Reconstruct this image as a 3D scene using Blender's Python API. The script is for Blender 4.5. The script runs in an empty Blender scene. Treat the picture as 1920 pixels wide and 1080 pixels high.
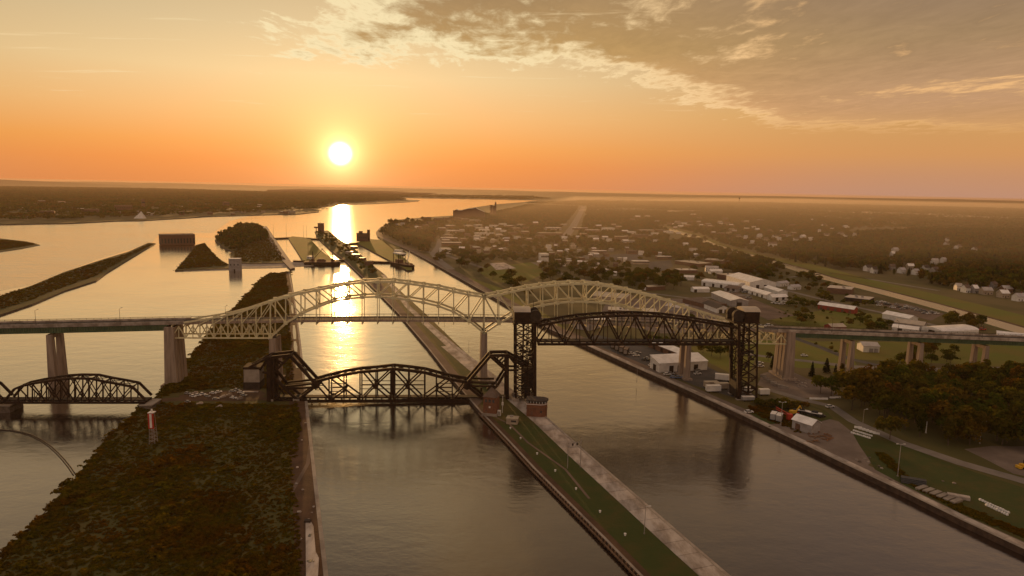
import bpy, bmesh, math, random
import numpy as np
from mathutils import Vector, Matrix
random.seed(7); RNG = np.random.default_rng(7)
SC = bpy.context.scene; COL = SC.collection
R = math.radians
# ------------------------------------------------------------------ camera, sky, sun, exposure
F = 1280.0; CAMH = 120.0; PITCH = 8.27; ROLL = 1.15
CM = Matrix.Rotation(R(90 - PITCH), 3, 'X') @ Matrix.Rotation(R(ROLL), 3, 'Z')
CP = Vector((0, 0, CAMH))
cd = bpy.data.cameras.new('camera'); cam = bpy.data.objects.new('camera', cd); COL.objects.link(cam)
cd.sensor_width = 36; cd.lens = 24; cd.clip_start = 1; cd.clip_end = 150000
cam.location = CP; cam.rotation_euler = CM.to_euler(); SC.camera = cam

def ray(px, py): return (CM @ Vector(((px - 960) / F, (540 - py) / F, -1))).normalized()
def G(px, py, z=3.5):                      # survey: the point at height z seen at a pixel of the photograph
    d = ray(px, py); t = (z - CAMH) / d.z
    return CP + d * t
def onplane(px, py, a, n):                 # the point of a vertical plane seen at that pixel
    d = ray(px, py); return CP + d * ((a - CP).dot(n) / d.dot(n))
def W(p):                                  # world point back to a pixel
    q = CM.transposed() @ (Vector(p) - CP)
    return (960 + F * q.x / -q.z, 540 - F * q.y / -q.z)
def lin(r, g, b):
    f = lambda c: c / 12.92 if c <= .04045 else ((c + .055) / 1.055) ** 2.4
    return (f(r / 255), f(g / 255), f(b / 255), 1)

class NT:                                  # small node-tree writer
    def __init__(s, tree): s.t = tree; tree.nodes.clear()
    def put(s, sock, v):
        if isinstance(v, bpy.types.NodeSocket): s.t.links.new(v, sock)
        elif v is not None:
            if hasattr(sock.default_value, '__len__') and not hasattr(v, '__len__'): v = (v, v, v)[:len(sock.default_value)]
            sock.default_value = v
    def n(s, typ, ins=None, **at):
        nd = s.t.nodes.new(typ)
        for k, v in at.items(): setattr(nd, k, v)
        for k, v in (ins or {}).items(): s.put(nd.inputs[k], v)
        return nd
    def m(s, op, a, b=None, c=None, clamp=False):
        nd = s.t.nodes.new('ShaderNodeMath'); nd.operation = op; nd.use_clamp = clamp
        s.put(nd.inputs[0], a)
        if b is not None: s.put(nd.inputs[1], b)
        if c is not None: s.put(nd.inputs[2], c)
        return nd.outputs[0]
    def vm(s, op, a, b=None, scale=None):
        nd = s.t.nodes.new('ShaderNodeVectorMath'); nd.operation = op
        s.put(nd.inputs[0], a)
        if b is not None: s.put(nd.inputs[1], b)
        if scale is not None: s.put(nd.inputs['Scale'], scale)
        return nd.outputs['Value'] if op in ('DOT_PRODUCT', 'LENGTH') else nd.outputs[0]
    def mix(s, f, a, b, bt='MIX'):
        nd = s.t.nodes.new('ShaderNodeMix'); nd.data_type = 'RGBA'; nd.blend_type = bt
        s.put(nd.inputs[0], f); s.put(nd.inputs[6], a); s.put(nd.inputs[7], b); return nd.outputs[2]
    def ss(s, v, a, b):
        nd = s.t.nodes.new('ShaderNodeMapRange'); nd.interpolation_type = 'SMOOTHSTEP'
        s.put(nd.inputs[0], v); nd.inputs[1].default_value = a; nd.inputs[2].default_value = b; return nd.outputs[0]
    def ramp(s, f, stops, ip='LINEAR'):
        nd = s.t.nodes.new('ShaderNodeValToRGB'); cr = nd.color_ramp; cr.interpolation = ip
        while len(cr.elements) > 1: cr.elements.remove(cr.elements[-1])
        cr.elements[0].position = stops[0][0]; cr.elements[0].color = stops[0][1]
        for p, c in stops[1:]:
            e = cr.elements.new(p); e.color = c
        s.put(nd.inputs[0], f); return nd.outputs[0]
    def noise(s, vec, scale, detail=4, rough=.55, dist=0):
        nd = s.n('ShaderNodeTexNoise', {'Scale': scale, 'Detail': detail, 'Roughness': rough, 'Distortion': dist})
        if vec is not None: s.put(nd.inputs['Vector'], vec)
        return nd.outputs[0]

SUN = ray(638, 288); SUN_EL = math.asin(SUN.z); SUN_AZ = math.atan2(SUN.x, SUN.y)
world = bpy.data.worlds.new('World'); SC.world = world; world.use_nodes = True
t = NT(world.node_tree)
tc = t.n('ShaderNodeTexCoord').outputs['Generated']
D = t.vm('NORMALIZE', tc)
sx = t.n('ShaderNodeSeparateXYZ', {0: D}); X, Y, Z = sx.outputs
ang = t.m('MULTIPLY', t.m('ARCCOSINE', t.m('MINIMUM', t.vm('DOT_PRODUCT', D, tuple(SUN)), 1.0)), 57.2958)
el = t.m('MULTIPLY', t.m('ARCSINE', Z), 57.2958)
elr = t.m('DIVIDE', el, 90.0, clamp=True)
def stops(l): return [(e / 90, lin(*c)) for e, c in l]
near = t.ramp(elr, stops([(0, (236, 142, 74)), (1.8, (248, 152, 74)), (3.2, (251, 168, 88)), (5.5, (250, 190, 122)), (8.5, (243, 208, 152)), (12, (222, 196, 150)), (16, (204, 178, 136)), (24, (198, 174, 140)), (40, (192, 174, 152)), (90, (172, 162, 156))]))
left = t.ramp(elr, stops([(0, (204, 138, 92)), (1.5, (212, 146, 92)), (3, (220, 150, 74)), (6, (212, 170, 108)), (9, (206, 172, 122)), (15, (186, 160, 122)), (24, (190, 166, 136)), (40, (188, 172, 154)), (90, (172, 162, 156))]))
right = t.ramp(elr, stops([(0, (196, 146, 118)), (1.5, (204, 148, 108)), (3, (216, 154, 96)), (6, (212, 162, 100)), (10, (196, 160, 120)), (16, (176, 154, 134)), (24, (180, 158, 140)), (40, (178, 164, 152)), (90, (172, 162, 156))]))
sraz = (math.cos(SUN_AZ), -math.sin(SUN_AZ), 0)
side = t.vm('DOT_PRODUCT', D, sraz)        # >0 to the right of the sun
off = t.mix(t.ss(side, -.1, .1), left, right)
sky = t.mix(t.ss(ang, 7, 46), near, off)
back = t.ramp(elr, stops([(0, (214, 174, 144)), (6, (222, 190, 162)), (16, (214, 188, 168)), (32, (182, 162, 150)), (60, (126, 112, 108)), (90, (172, 162, 156))]))
sky = t.mix(t.ss(ang, 55, 125), sky, back)
nish = t.n('ShaderNodeTexSky', sky_type='NISHITA', sun_disc=False, sun_elevation=SUN_EL, sun_rotation=SUN_AZ, altitude=200, air_density=1.5, dust_density=4)
sky = t.mix(.06, sky, t.mix(1.0, nish.outputs[0], (.10, .10, .10, 1), 'MULTIPLY'))
def glow(amp, width, col, pw=1.0):
    e = t.m('EXPONENT', t.m('MULTIPLY', t.m('POWER', t.m('DIVIDE', ang, width), pw), -1.0))
    return t.vm('SCALE', col[:3], scale=t.m('MULTIPLY', e, amp))
SKYGLOW = [(2.4, .80, (1, .82, .34)), (.46, 2.8, (1, .70, .27)), (.17, 8, (1, .70, .36))]
add = None
for a_, w_, c_ in SKYGLOW:
    g = glow(a_, w_, c_); add = g if add is None else t.vm('ADD', add, g)
sky = t.vm('ADD', sky, add)
# cloud deck: a flat layer overhead, seen in plan as (x, y) / z, with an uneven front edge
iz = t.m('DIVIDE', 1.0, t.m('MAXIMUM', Z, .02))
pl = t.n('ShaderNodeCombineXYZ', {0: t.m('MULTIPLY', X, iz), 1: t.m('MULTIPLY', Y, iz), 2: 0.0}).outputs[0]
ps = t.n('ShaderNodeSeparateXYZ', {0: pl})
px_, py_ = ps.outputs[0], ps.outputs[1]
s_left = t.m('MULTIPLY_ADD', py_, .31, px_)
s_low = t.m('MULTIPLY', t.m('SUBTRACT', t.m('MULTIPLY_ADD', t.m('MAXIMUM', t.m('SUBTRACT', px_, .3), 0.0), 1.35, 5.75), py_), .6)
s_far = t.m('MULTIPLY', t.m('SUBTRACT', 10.9, py_), .4)
edge = t.m('MINIMUM', t.m('MINIMUM', s_left, s_low), s_far)
nb = t.noise(pl, .55, 7, .58, .4); nf = t.noise(t.n('ShaderNodeMapping', {0: pl, 'Rotation': (0, 0, .35), 'Scale': (1.2, .62, 1)}).outputs[0], 2.1, 9, .66, .6); nq = t.noise(t.n('ShaderNodeMapping', {0: pl, 'Rotation': (0, 0, .2), 'Scale': (1.3, .55, 1)}).outputs[0], 7.0, 6, .6, .4)
thick = t.m('ADD', t.m('MINIMUM', t.m('MULTIPLY', edge, .9), .86), t.m('ADD', t.m('ADD', t.m('MULTIPLY', t.m('SUBTRACT', nb, .5), 2.0), t.m('MULTIPLY', t.m('SUBTRACT', nf, .5), 1.6)), t.m('MULTIPLY', t.m('SUBTRACT', nq, .5), .95)))
cov = t.ss(thick, .0, .30)
core = t.ss(thick, .12, .8)
cl_in = t.ramp(elr, stops([(0, (222, 160, 104)), (5, (224, 166, 104)), (8, (208, 160, 102)), (11, (184, 146, 92)), (15, (166, 134, 94)), (24, (166, 140, 110)), (40, (160, 142, 124)), (90, (156, 146, 140))]))
cl_in2 = t.mix(t.ss(side, .3, .75), cl_in, t.mix(1.0, cl_in, (.74, .78, 1.08, 1), 'MULTIPLY'))
tex = t.m('ADD', .66, t.m('ADD', t.m('MULTIPLY', nf, .5), t.m('MULTIPLY', nq, .26)))
cl_in3 = t.vm('SCALE', cl_in2, scale=tex)
rim = t.mix(t.ss(ang, 10, 42), lin(255, 234, 184), lin(246, 192, 130))
cloud = t.mix(core, rim, cl_in3)
sky = t.mix(t.m('MULTIPLY', cov, t.ss(el, 3.5, 7)), sky, cloud)
# thin streaks of high cloud
st = t.n('ShaderNodeMapping', {0: pl, 'Rotation': (0, 0, .25), 'Scale': (.55, 2.6, 1)}).outputs[0]
wis = t.ss(t.noise(st, 1.1, 6, .62, .7), .60, .76)
wis = t.m('MULTIPLY', t.m('MULTIPLY', wis, t.ss(el, 4.5, 6.5)), t.m('SUBTRACT', .75, t.m('MULTIPLY', t.ss(ang, 14, 40), .6)))
sky = t.mix(wis, sky, rim)
disc = t.m('MULTIPLY', t.ss(ang, 1.1, .28), 4.0)
sky = t.vm('ADD', sky, t.vm('SCALE', (1, .93, .66), scale=disc))
bg = t.n('ShaderNodeBackground', {0: sky, 1: 1.0})
t.t.links.new(bg.outputs[0], t.n('ShaderNodeOutputWorld').inputs[0])
world.cycles.sampling_method = 'MANUAL'; world.cycles.sample_map_resolution = 512

ld = bpy.data.lights.new('sun', 'SUN'); ld.energy = 3.6; ld.angle = R(.55); ld.color = (1, .52, .17)
so = bpy.data.objects.new('sun', ld); COL.objects.link(so)
so.rotation_euler = (-SUN).to_track_quat('-Z', 'Y').to_euler(); so.location = (0, 0, 100)
vs = SC.view_settings; vs.view_transform = 'Standard'; vs.look = 'None'; vs.gamma = 1; vs.exposure = 0; vs.use_curve_mapping = False
SC.cycles.volume_bounces = 0; SC.cycles.max_bounces = 5; SC.cycles.diffuse_bounces = 2; SC.cycles.glossy_bounces = 3
SC.cycles.use_denoising = True; SC.cycles.sample_clamp_indirect = 6; SC.cycles.caustics_reflective = False; SC.cycles.caustics_refractive = False

# ------------------------------------------------------------------ materials
MATS = {}
def mat(name, a, b=None, rough=.8, scale=.3, detail=5, metal=0, bump=0, bscale=2., spec=.3, rnd=0, trans=0, stretch=None, pos=True, lo=.35, hi=.65):
    if name in MATS: return MATS[name]
    m_ = bpy.data.materials.new(name); m_.use_nodes = True; q = NT(m_.node_tree)
    co = q.n('ShaderNodeNewGeometry').outputs['Position'] if pos else q.n('ShaderNodeTexCoord').outputs['Object']
    if stretch: co = q.n('ShaderNodeMapping', {0: co, 'Rotation': (0, 0, stretch[3]), 'Scale': stretch[:3]}).outputs[0]
    c = (*a, 1); b = b or tuple(x * .7 for x in a)
    col = q.mix(q.ss(q.noise(co, scale, detail, .62), lo, hi), c, (*b, 1))
    if rnd:
        oi = q.n('ShaderNodeObjectInfo').outputs['Random']
        col = q.mix(1.0, col, q.ramp(oi, [(0, (1 - rnd, 1 - rnd, 1 - rnd, 1)), (.5, (1, 1, 1, 1)), (1, (1 + rnd, 1 + rnd * .7, 1 + rnd * .3, 1))]), 'MULTIPLY')
    p = q.n('ShaderNodeBsdfPrincipled', {'Base Color': col, 'Roughness': rough, 'Metallic': metal, 'Specular IOR Level': spec})
    if bump:
        bn = q.n('ShaderNodeBump', {'Strength': .8, 'Distance': bump, 'Height': q.noise(co, bscale, 5, .65)}); q.put(p.inputs['Normal'], bn.outputs[0])
    out = p.outputs[0]
    if trans:
        tr = q.n('ShaderNodeBsdfTranslucent', {'Color': q.mix(1.0, col, (1.3, 1.25, .6, 1), 'MULTIPLY')})
        out = q.n('ShaderNodeMixShader', {0: trans, 1: out, 2: tr.outputs[0]}).outputs[0]
    q.t.links.new(out, q.n('ShaderNodeOutputMaterial').inputs[0])
    MATS[name] = m_; return m_

def leaf_mat(name, cols, trans=.35):
    m_ = bpy.data.materials.new(name); m_.use_nodes = True; q = NT(m_.node_tree)
    oi = q.n('ShaderNodeObjectInfo').outputs['Random']
    col = q.ramp(oi, [(i / max(1, len(cols) - 1), (*c, 1)) for i, c in enumerate(cols)])
    pos = q.n('ShaderNodeNewGeometry').outputs['Position']
    col = q.mix(q.ss(q.noise(pos, .5, 3), .35, .65), col, q.mix(1.0, col, (1.5, 1.3, 1.1, 1), 'MULTIPLY'))
    big = q.noise(pos, .03, 5, .65)
    col = q.mix(q.ss(big, .46, .62), col, q.mix(1.0, col, (1.0, .70, .58, 1), 'MULTIPLY'))
    d_ = q.n('ShaderNodeBsdfDiffuse', {0: col}); tr = q.n('ShaderNodeBsdfTranslucent', {0: q.mix(1.0, col, (1.35, 1.3, .5, 1), 'MULTIPLY')})
    mx = q.n('ShaderNodeMixShader', {0: trans, 1: d_.outputs[0], 2: tr.outputs[0]})
    q.t.links.new(mx.outputs[0], q.n('ShaderNodeOutputMaterial').inputs[0]); MATS[name] = m_; return m_

def water_mat(name, base, rough, b1, b2, s1=.45, s2=.06, st=(1, 1), fres=None):
    m_ = bpy.data.materials.new(name); m_.use_nodes = True; q = NT(m_.node_tree)
    pos = q.n('ShaderNodeNewGeometry').outputs['Position']
    mp = q.n('ShaderNodeMapping', {0: pos, 'Rotation': (0, 0, .1), 'Scale': (st[0], st[1], 1)}).outputs[0]
    h = q.m('ADD', q.m('MULTIPLY', q.noise(mp, s1, 4, .6, .3), b1), q.m('MULTIPLY', q.noise(mp, s2, 3, .5, .2), b2))
    bn = q.n('ShaderNodeBump', {'Strength': 1.0, 'Distance': 1.0, 'Height': h})
    wr = q.m('ADD', rough, q.m('MULTIPLY', q.ss(q.noise(pos, .009, 4, .6, 1.0), .42, .66), .05))
    inc = q.n('ShaderNodeNewGeometry').outputs['Incoming']
    fac = q.m('ABSOLUTE', q.vm('DOT_PRODUCT', inc, bn.outputs[0]))
    fr = q.m('MULTIPLY_ADD', q.m('EXPONENT', q.m('MULTIPLY', q.m('POWER', q.m('DIVIDE', fac, .375), 2.0), -1.0)), fres or .95, .006)
    df = q.n('ShaderNodeBsdfDiffuse', {0: (*base, 1)}); gl = q.n('ShaderNodeBsdfGlossy', {'Color': (1, .96, .88, 1), 'Roughness': wr, 'Normal': bn.outputs[0]}, distribution='BECKMANN')
    g2 = q.n('ShaderNodeBsdfGlossy', {'Color': (1, .96, .88, 1), 'Roughness': .30, 'Normal': bn.outputs[0]}, distribution='BECKMANN'); gm = q.n('ShaderNodeMixShader', {0: .05, 1: gl.outputs[0], 2: g2.outputs[0]})
    mx = q.n('ShaderNodeMixShader', {0: fr, 1: df.outputs[0], 2: gm.outputs[0]})
    q.t.links.new(mx.outputs[0], q.n('ShaderNodeOutputMaterial').inputs[0]); MATS[name] = m_; return m_

M = dict(
    water=water_mat('water', (.022, .013, .011), .155, .06, .17, .45, .085, (.75, 1.15)),
    rapids=water_mat('rapid_water', (.075, .056, .04), .22, .45, 1.6, .22, .03, (.5, 1.6)),
    still=water_mat('still_water', (.10, .08, .064), .26, .05, .1, fres=.62),
    grass=mat('grass', (.062, .072, .014), (.085, .076, .020), .9, .03, 6, bump=.3, bscale=.8),
    lawn=mat('lawn', (.036, .048, .005), (.060, .050, .008), .9, .09, 9, bump=.15, bscale=.6, lo=.4, hi=.68),
    meadow=mat('meadow', (.108, .120, .008), (.140, .112, .014), .9, .025, 8, bump=.2, bscale=.5),
    drygrass=mat('dry_grass', (.085, .062, .012), (.056, .054, .009), .9, .05, 9, bump=.4, bscale=.5),
    earth=mat('bare_earth', (.10, .052, .028), (.064, .034, .018), .95, .12, 6, bump=.2, bscale=1.),
    dirt=mat('packed_dirt', (.17, .115, .085), (.11, .074, .054), .95, .06, 6),
    farland=mat('wooded_land', (.066, .058, .014), (.115, .086, .032), .95, .012, 9),
    asphalt=mat('asphalt', (.085, .076, .072), (.055, .05, .048), .85, .08, 5),
    road=mat('road_concrete', (.20, .17, .15), (.14, .12, .105), .8, .1, 5),
    gravel=mat('gravel_lot', (.19, .145, .12), (.13, .098, .08), .9, .07, 6),
    conc=mat('concrete', (.34, .29, .245), (.22, .18, .15), .85, .14, 6, bump=.05),
    quay=mat('quay_concrete', (.46, .40, .36), (.22, .175, .145), .8, .2, 8, stretch=(1, .35, 1, .33), rnd=.16),
    wall=mat('canal_wall_timber', (.10, .062, .042), (.05, .032, .024), .9, .35, 6, bump=.2),
    stone=mat('riprap', (.14, .11, .09), (.07, .055, .045), .9, .6, 5),
    cream=mat('cream_painted_steel', (.66, .60, .38), (.44, .34, .20), .6, .35, 7, lo=.48, hi=.75),
    dsteel=mat('rusty_black_steel', (.036, .018, .012), (.018, .010, .007), .75, .5, 6, spec=.15),
    dgrey=mat('dark_grey_steel', (.050, .036, .030), (.026, .02, .017), .75, .5, 5, spec=.15),
    green=mat('green_painted_steel', (.085, .130, .070), (.055, .088, .048), .5, .2, 5),
    pierc=mat('pier_concrete', (.37, .285, .225), (.23, .17, .135), .85, .25, 7, stretch=(3, 3, .25, 0)),
    brick=mat('red_brick', (.21, .088, .048), (.14, .06, .034), .85, 1.2, 6),
    white=mat('white_paint', (.76, .73, .70), (.62, .58, .55), .6, .3, 5),
    whiteroof=mat('pale_metal_roof', (.84, .80, .78), (.66, .62, .60), .3, .2, 5, spec=.8),
    greyroof=mat('grey_metal_roof', (.40, .36, .35), (.29, .26, .25), .3, .2, 5, spec=.8),
    tanroof=mat('tan_gravel_roof', (.44, .36, .27), (.33, .26, .19), .38, .15, 6, spec=.7),
    darkroof=mat('dark_shingle_roof', (.065, .050, .045), (.04, .032, .03), .8, .5, 5),
    brownroof=mat('brown_shingle_roof', (.16, .11, .085), (.10, .07, .055), .8, .4, 5),
    tanwall=mat('tan_siding', (.42, .34, .26), (.32, .25, .19), .8, .3, 5),
    brownwall=mat('brown_brick_wall', (.17, .092, .06), (.12, .066, .046), .85, .6, 5),
    greywall=mat('grey_siding', (.36, .33, .32), (.27, .24, .23), .75, .3, 5),
    redwall=mat('red_siding', (.32, .055, .035), (.22, .04, .028), .75, .3, 5),
    glass=mat('window_glass', (.03, .03, .035), (.05, .05, .05), .12, 1, spec=.6),
    rubber=mat('black_rubber', (.02, .02, .02), (.03, .03, .03), .8, 2),
    red=mat('red_paint', (.50, .045, .026), (.38, .035, .022), .45, .8),
    yellow=mat('yellow_paint', (.70, .40, .03), (.55, .3, .03), .45, .8),
    orange=mat('orange_tarp', (.72, .22, .06), (.58, .17, .05), .7, .8),
    blue=mat('blue_paint', (.10, .16, .30), (.07, .11, .22), .45, .8),
    silver=mat('grey_car_paint', (.33, .32, .32), (.26, .25, .25), .35, .8, spec=.6),
    black=mat('black_car_paint', (.022, .021, .022), (.03, .03, .03), .35, .8, spec=.6),
    galv=mat('galvanised_steel', (.34, .30, .27), (.25, .22, .2), .5, .8),
    wood=mat('weathered_timber', (.22, .13, .08), (.13, .08, .05), .85, .9),
    rustwood=mat('rusty_timber', (.27, .125, .06), (.17, .08, .04), .85, .9),
    bark=mat('bark', (.10, .07, .05), (.06, .04, .03), .9, 2),
    fabric=mat('white_bulk_bag', (.78, .75, .74), (.62, .6, .6), .9, 1.2),
)
M['leaf'] = leaf_mat('broadleaf_foliage', [(0.034, 0.050, 0.009), (0.070, 0.080, 0.011), (0.085, 0.075, 0.013), (0.049, 0.063, 0.010), (0.095, 0.066, 0.013), (0.041, 0.055, 0.010), (0.060, 0.075, 0.010)])
M['needle'] = leaf_mat('needle_foliage', [(0.011, 0.018, 0.006), (0.018, 0.024, 0.008)], .15)
M['scrub'] = leaf_mat('scrub_foliage', [(0.068, 0.061, 0.005), (0.093, 0.073, 0.005), (0.079, 0.055, 0.006), (0.059, 0.055, 0.005), (0.091, 0.060, 0.006), (0.079, 0.075, 0.005)])

# ------------------------------------------------------------------ mesh and object helpers
class MB:
    def __init__(s): s.v = []; s.f = []; s.mi = []
    def add(s, vs, fs, mi=0):
        o = len(s.v); s.v += [tuple(p) for p in vs]; s.f += [tuple(i + o for i in f) for f in fs]; s.mi += [mi] * len(fs); return s
    def box(s, x, y, z, w, d, h, rz=0, mi=0):            # x, y centre, z bottom
        c, n = math.cos(rz), math.sin(rz); P = []
        for zz in (z, z + h):
            for dx, dy in ((-w/2, -d/2), (w/2, -d/2), (w/2, d/2), (-w/2, d/2)): P.append((x + dx*c - dy*n, y + dx*n + dy*c, zz))
        return s.add(P, [(3, 2, 1, 0), (4, 5, 6, 7), (0, 1, 5, 4), (1, 2, 6, 5), (2, 3, 7, 6), (3, 0, 4, 7)], mi)
    def bar(s, p, q, w, h=None, mi=0):
        p, q = Vector(p), Vector(q); d = (q - p).normalized(); h = h or w
        a = d.cross(Vector((0, 0, 1))) if abs(d.z) < .98 else Vector((1, 0, 0)); a.normalize(); b = a.cross(d).normalized()
        a *= w / 2; b *= h / 2
        P = [p - a - b, p + a - b, p + a + b, p - a + b, q - a - b, q + a - b, q + a + b, q - a + b]
        return s.add(P, [(3, 2, 1, 0), (4, 5, 6, 7), (0, 1, 5, 4), (1, 2, 6, 5), (2, 3, 7, 6), (3, 0, 4, 7)], mi)
    def cyl(s, p, q, r0, r1=None, n=8, mi=0):
        p, q = Vector(p), Vector(q); r1 = r0 if r1 is None else r1; d = (q - p).normalized()
        a = d.orthogonal().normalized(); b = d.cross(a); P = []
        for c, r in ((p, r0), (q, r1)):
            for i in range(n):
                t_ = 2 * math.pi * i / n; P.append(c + a * (r * math.cos(t_)) + b * (r * math.sin(t_)))
        return s.add(P, [tuple(range(n))[::-1], tuple(range(n, 2 * n))] + [(i, (i + 1) % n, n + (i + 1) % n, n + i) for i in range(n)], mi)
    def prism(s, pts, z0, z1, mi=0, mi_side=None, top_scale=1.0):
        n = len(pts); ar = sum(pts[i][0] * pts[(i+1) % n][1] - pts[(i+1) % n][0] * pts[i][1] for i in range(n))
        if ar < 0: pts = pts[::-1]
        cx = sum(p[0] for p in pts) / n; cy = sum(p[1] for p in pts) / n
        P = [(p[0], p[1], z0) for p in pts] + [(cx + (p[0]-cx)*top_scale, cy + (p[1]-cy)*top_scale, z1) for p in pts]
        s.add(P, [tuple(range(n, 2 * n))], mi)
        o = len(s.v) - 2 * n
        for i in range(n):
            j = (i + 1) % n; s.f.append((o + i, o + j, o + n + j, o + n + i)); s.mi.append(mi if mi_side is None else mi_side)
        s.f.append(tuple(o + i for i in range(n))[::-1]); s.mi.append(mi if mi_side is None else mi_side)
        return s
    def hexa(s, P, mi=0):                                 # 8 corners, bottom ring then top ring
        return s.add(P, [(3, 2, 1, 0), (4, 5, 6, 7), (0, 1, 5, 4), (1, 2, 6, 5), (2, 3, 7, 6), (3, 0, 4, 7)], mi)
    def mesh(s, name, mats):
        me = bpy.data.meshes.new(name); me.from_pydata(s.v, [], s.f)
        for m_ in (mats if isinstance(mats, (list, tuple)) else [mats]): me.materials.append(m_)
        if any(s.mi): me.polygons.foreach_set('material_index', s.mi)
        me.update(); return me
    def build(s, name, mats, parent=None, world=None, smooth=False):
        o0 = Vector(world) if world is not None else None
        if o0 is not None: s.v = [tuple(Vector(p) - o0) for p in s.v]
        me = s.mesh(name, mats)
        if smooth: me.polygons.foreach_set('use_smooth', [True] * len(me.polygons))
        o = bpy.data.objects.new(name, me); COL.objects.link(o)
        if parent is not None: o.parent = parent
        elif o0 is not None: o.location = o0
        return o

def tag(o, label=None, cat=None, group=None, kind=None):
    if label: o['label'] = label
    if cat: o['category'] = cat
    if group: o['group'] = group
    if kind: o['kind'] = kind
    return o
def thing(name, label, cat, loc=(0, 0, 0), rz=0, group=None):
    o = bpy.data.objects.new(name, None); COL.objects.link(o); o.empty_display_size = .5
    o.location = loc; o.rotation_euler = (0, 0, rz); return tag(o, label, cat, group)
def inst(name, me, parent=None, loc=(0, 0, 0), rz=0, sc=1):
    o = bpy.data.objects.new(name, me); COL.objects.link(o)
    if parent is not None: o.parent = parent
    o.location = loc; o.rotation_euler = (0, 0, rz); o.scale = sc if hasattr(sc, '__len__') else (sc, sc, sc); return o
def dup(root, loc, rz=0, label=None, sc=1):
    r = root.copy(); COL.objects.link(r); r.location = loc; r.rotation_euler = (0, 0, rz); r.scale = (sc, sc, sc)
    if label: r['label'] = label
    for ch in list(root.children):
        c = ch.copy(); COL.objects.link(c); c.parent = r
        for g in ch.children:
            k = g.copy(); COL.objects.link(k); k.parent = c
    return r
def inside(pts, poly):                                    # vectorised point-in-polygon
    x, y = pts[:, 0], pts[:, 1]; r = np.zeros(len(pts), bool); n = len(poly)
    for i in range(n):
        x0, y0 = poly[i][:2]; x1, y1 = poly[(i + 1) % n][:2]
        c = ((y0 > y) != (y1 > y)); 
        if abs(y1 - y0) > 1e-9: r ^= c & (x < (x1 - x0) * (y - y0) / (y1 - y0) + x0)
    return r
def GP(pxs, z=3.5): return [tuple(G(x, y, z)) for x, y in pxs]
def patch(name, pxs, mm, lev=1, z=3.5, kind='structure'):
    zz = z + .02 * lev; P = GP(pxs, zz); ar = sum(P[i][0]*P[(i+1) % len(P)][1] - P[(i+1) % len(P)][0]*P[i][1] for i in range(len(P)))
    if ar < 0: P = P[::-1]
    b = MB(); b.add(P, [tuple(range(len(P)))]); o = b.build(name, mm); return tag(o, kind=kind)
def strip(name, line, width, mm, z=3.52, kind='structure'):   # ribbon along a world polyline
    L = [Vector((p[0], p[1], 0)) for p in line]; P = []
    for i, p in enumerate(L):
        d = (L[min(i + 1, len(L) - 1)] - L[max(i - 1, 0)]).normalized(); n = Vector((-d.y, d.x, 0))
        w = width[i] if hasattr(width, '__len__') else width
        P += [(p - n * w / 2) + Vector((0, 0, z)), (p + n * w / 2) + Vector((0, 0, z))]
    b = MB(); b.add(P, [(2*i, 2*i + 2, 2*i + 3, 2*i + 1) for i in range(len(L) - 1)]); return tag(b.build(name, mm), kind=kind)
def land(name, pxs, z, top, side, z0=-1.2, kind='structure'):
    b = MB(); b.prism(GP(pxs, z), z0, z, 0, 1); return tag(b.build(name, [top, side]), kind=kind)
# ------------------------------------------------------------------ water, land, quays, roads
def sheet(name, x0, x1, y0, y1, z, mm):
    b = MB(); b.add([(x0, y0, z), (x1, y0, z), (x1, y1, z), (x0, y1, z)], [(0, 1, 2, 3)]); return tag(b.build(name, mm), kind='structure')
sheet('water', -45000, 45000, -600, 41000, 1.2, M['water'])
rp = GP([(-60, 421), (130, 419), (330, 410), (470, 404), (430, 415), (400, 436), (300, 437), (285, 455), (180, 487), (60, 534), (-80, 560)], 1.23)
b = MB(); b.add(rp, [tuple(range(len(rp)))]); o = b.build('rapid_water', M['rapids'])
if o.data.polygons[0].normal.z < 0: o.data.flip_normals()
tag(o, kind='structure')

ISL_L = [(-40, 1120), (0, 1062), (40, 1012), (75, 972), (110, 945), (140, 905), (165, 880), (185, 852), (205, 833), (212, 812), (235, 798), (252, 783), (272, 762), (300, 742), (318, 727), (345, 692), (365, 665), (385, 641), (400, 622), (430, 590), (450, 570), (475, 545), (490, 526), (508, 513), (545, 510)]
ISL_R = [(553, 560), (564, 640), (577, 757), (588, 850), (600, 950), (617, 1090), (620, 1120)]
land('river_island', ISL_L + ISL_R, 3.0, M['drygrass'], M['wall'])
land('river_dyke', [(-60, 612), (0, 590), (60, 570), (120, 545), (180, 526), (200, 511), (245, 484), (292, 456), (278, 455), (240, 472), (190, 487), (120, 510), (60, 535), (-60, 574)], 2.5, M['drygrass'], M['stone'])
land('small_island', [(-60, 478), (0, 472), (40, 466), (75, 459), (45, 452), (0, 447), (-60, 446)], 2.0, M['drygrass'], M['stone'])
land('grassy_islet', [(328, 507), (345, 488), (368, 459), (384, 455), (392, 466), (410, 485), (432, 497), (432, 503)], 2.5, M['drygrass'], M['stone'])
land('wooded_island', [(403, 450), (410, 441), (425, 430), (448, 421), (475, 419), (492, 425), (500, 424), (546, 492), (470, 494), (440, 492), (432, 480), (438, 472), (420, 465), (412, 458)], 2.8, M['drygrass'], M['stone'])
land('breakwater', [(344, 508), (344, 503), (430, 498), (452, 494), (520, 492), (585, 490), (588, 498), (520, 502), (455, 503), (430, 506)], 1.6, M['conc'], M['conc'])
land('lock_wall', [(487, 428), (500, 424), (515, 447), (546, 491), (553, 502), (544, 504), (530, 489), (508, 455)], 3.2, M['conc'], M['wall'])
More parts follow.
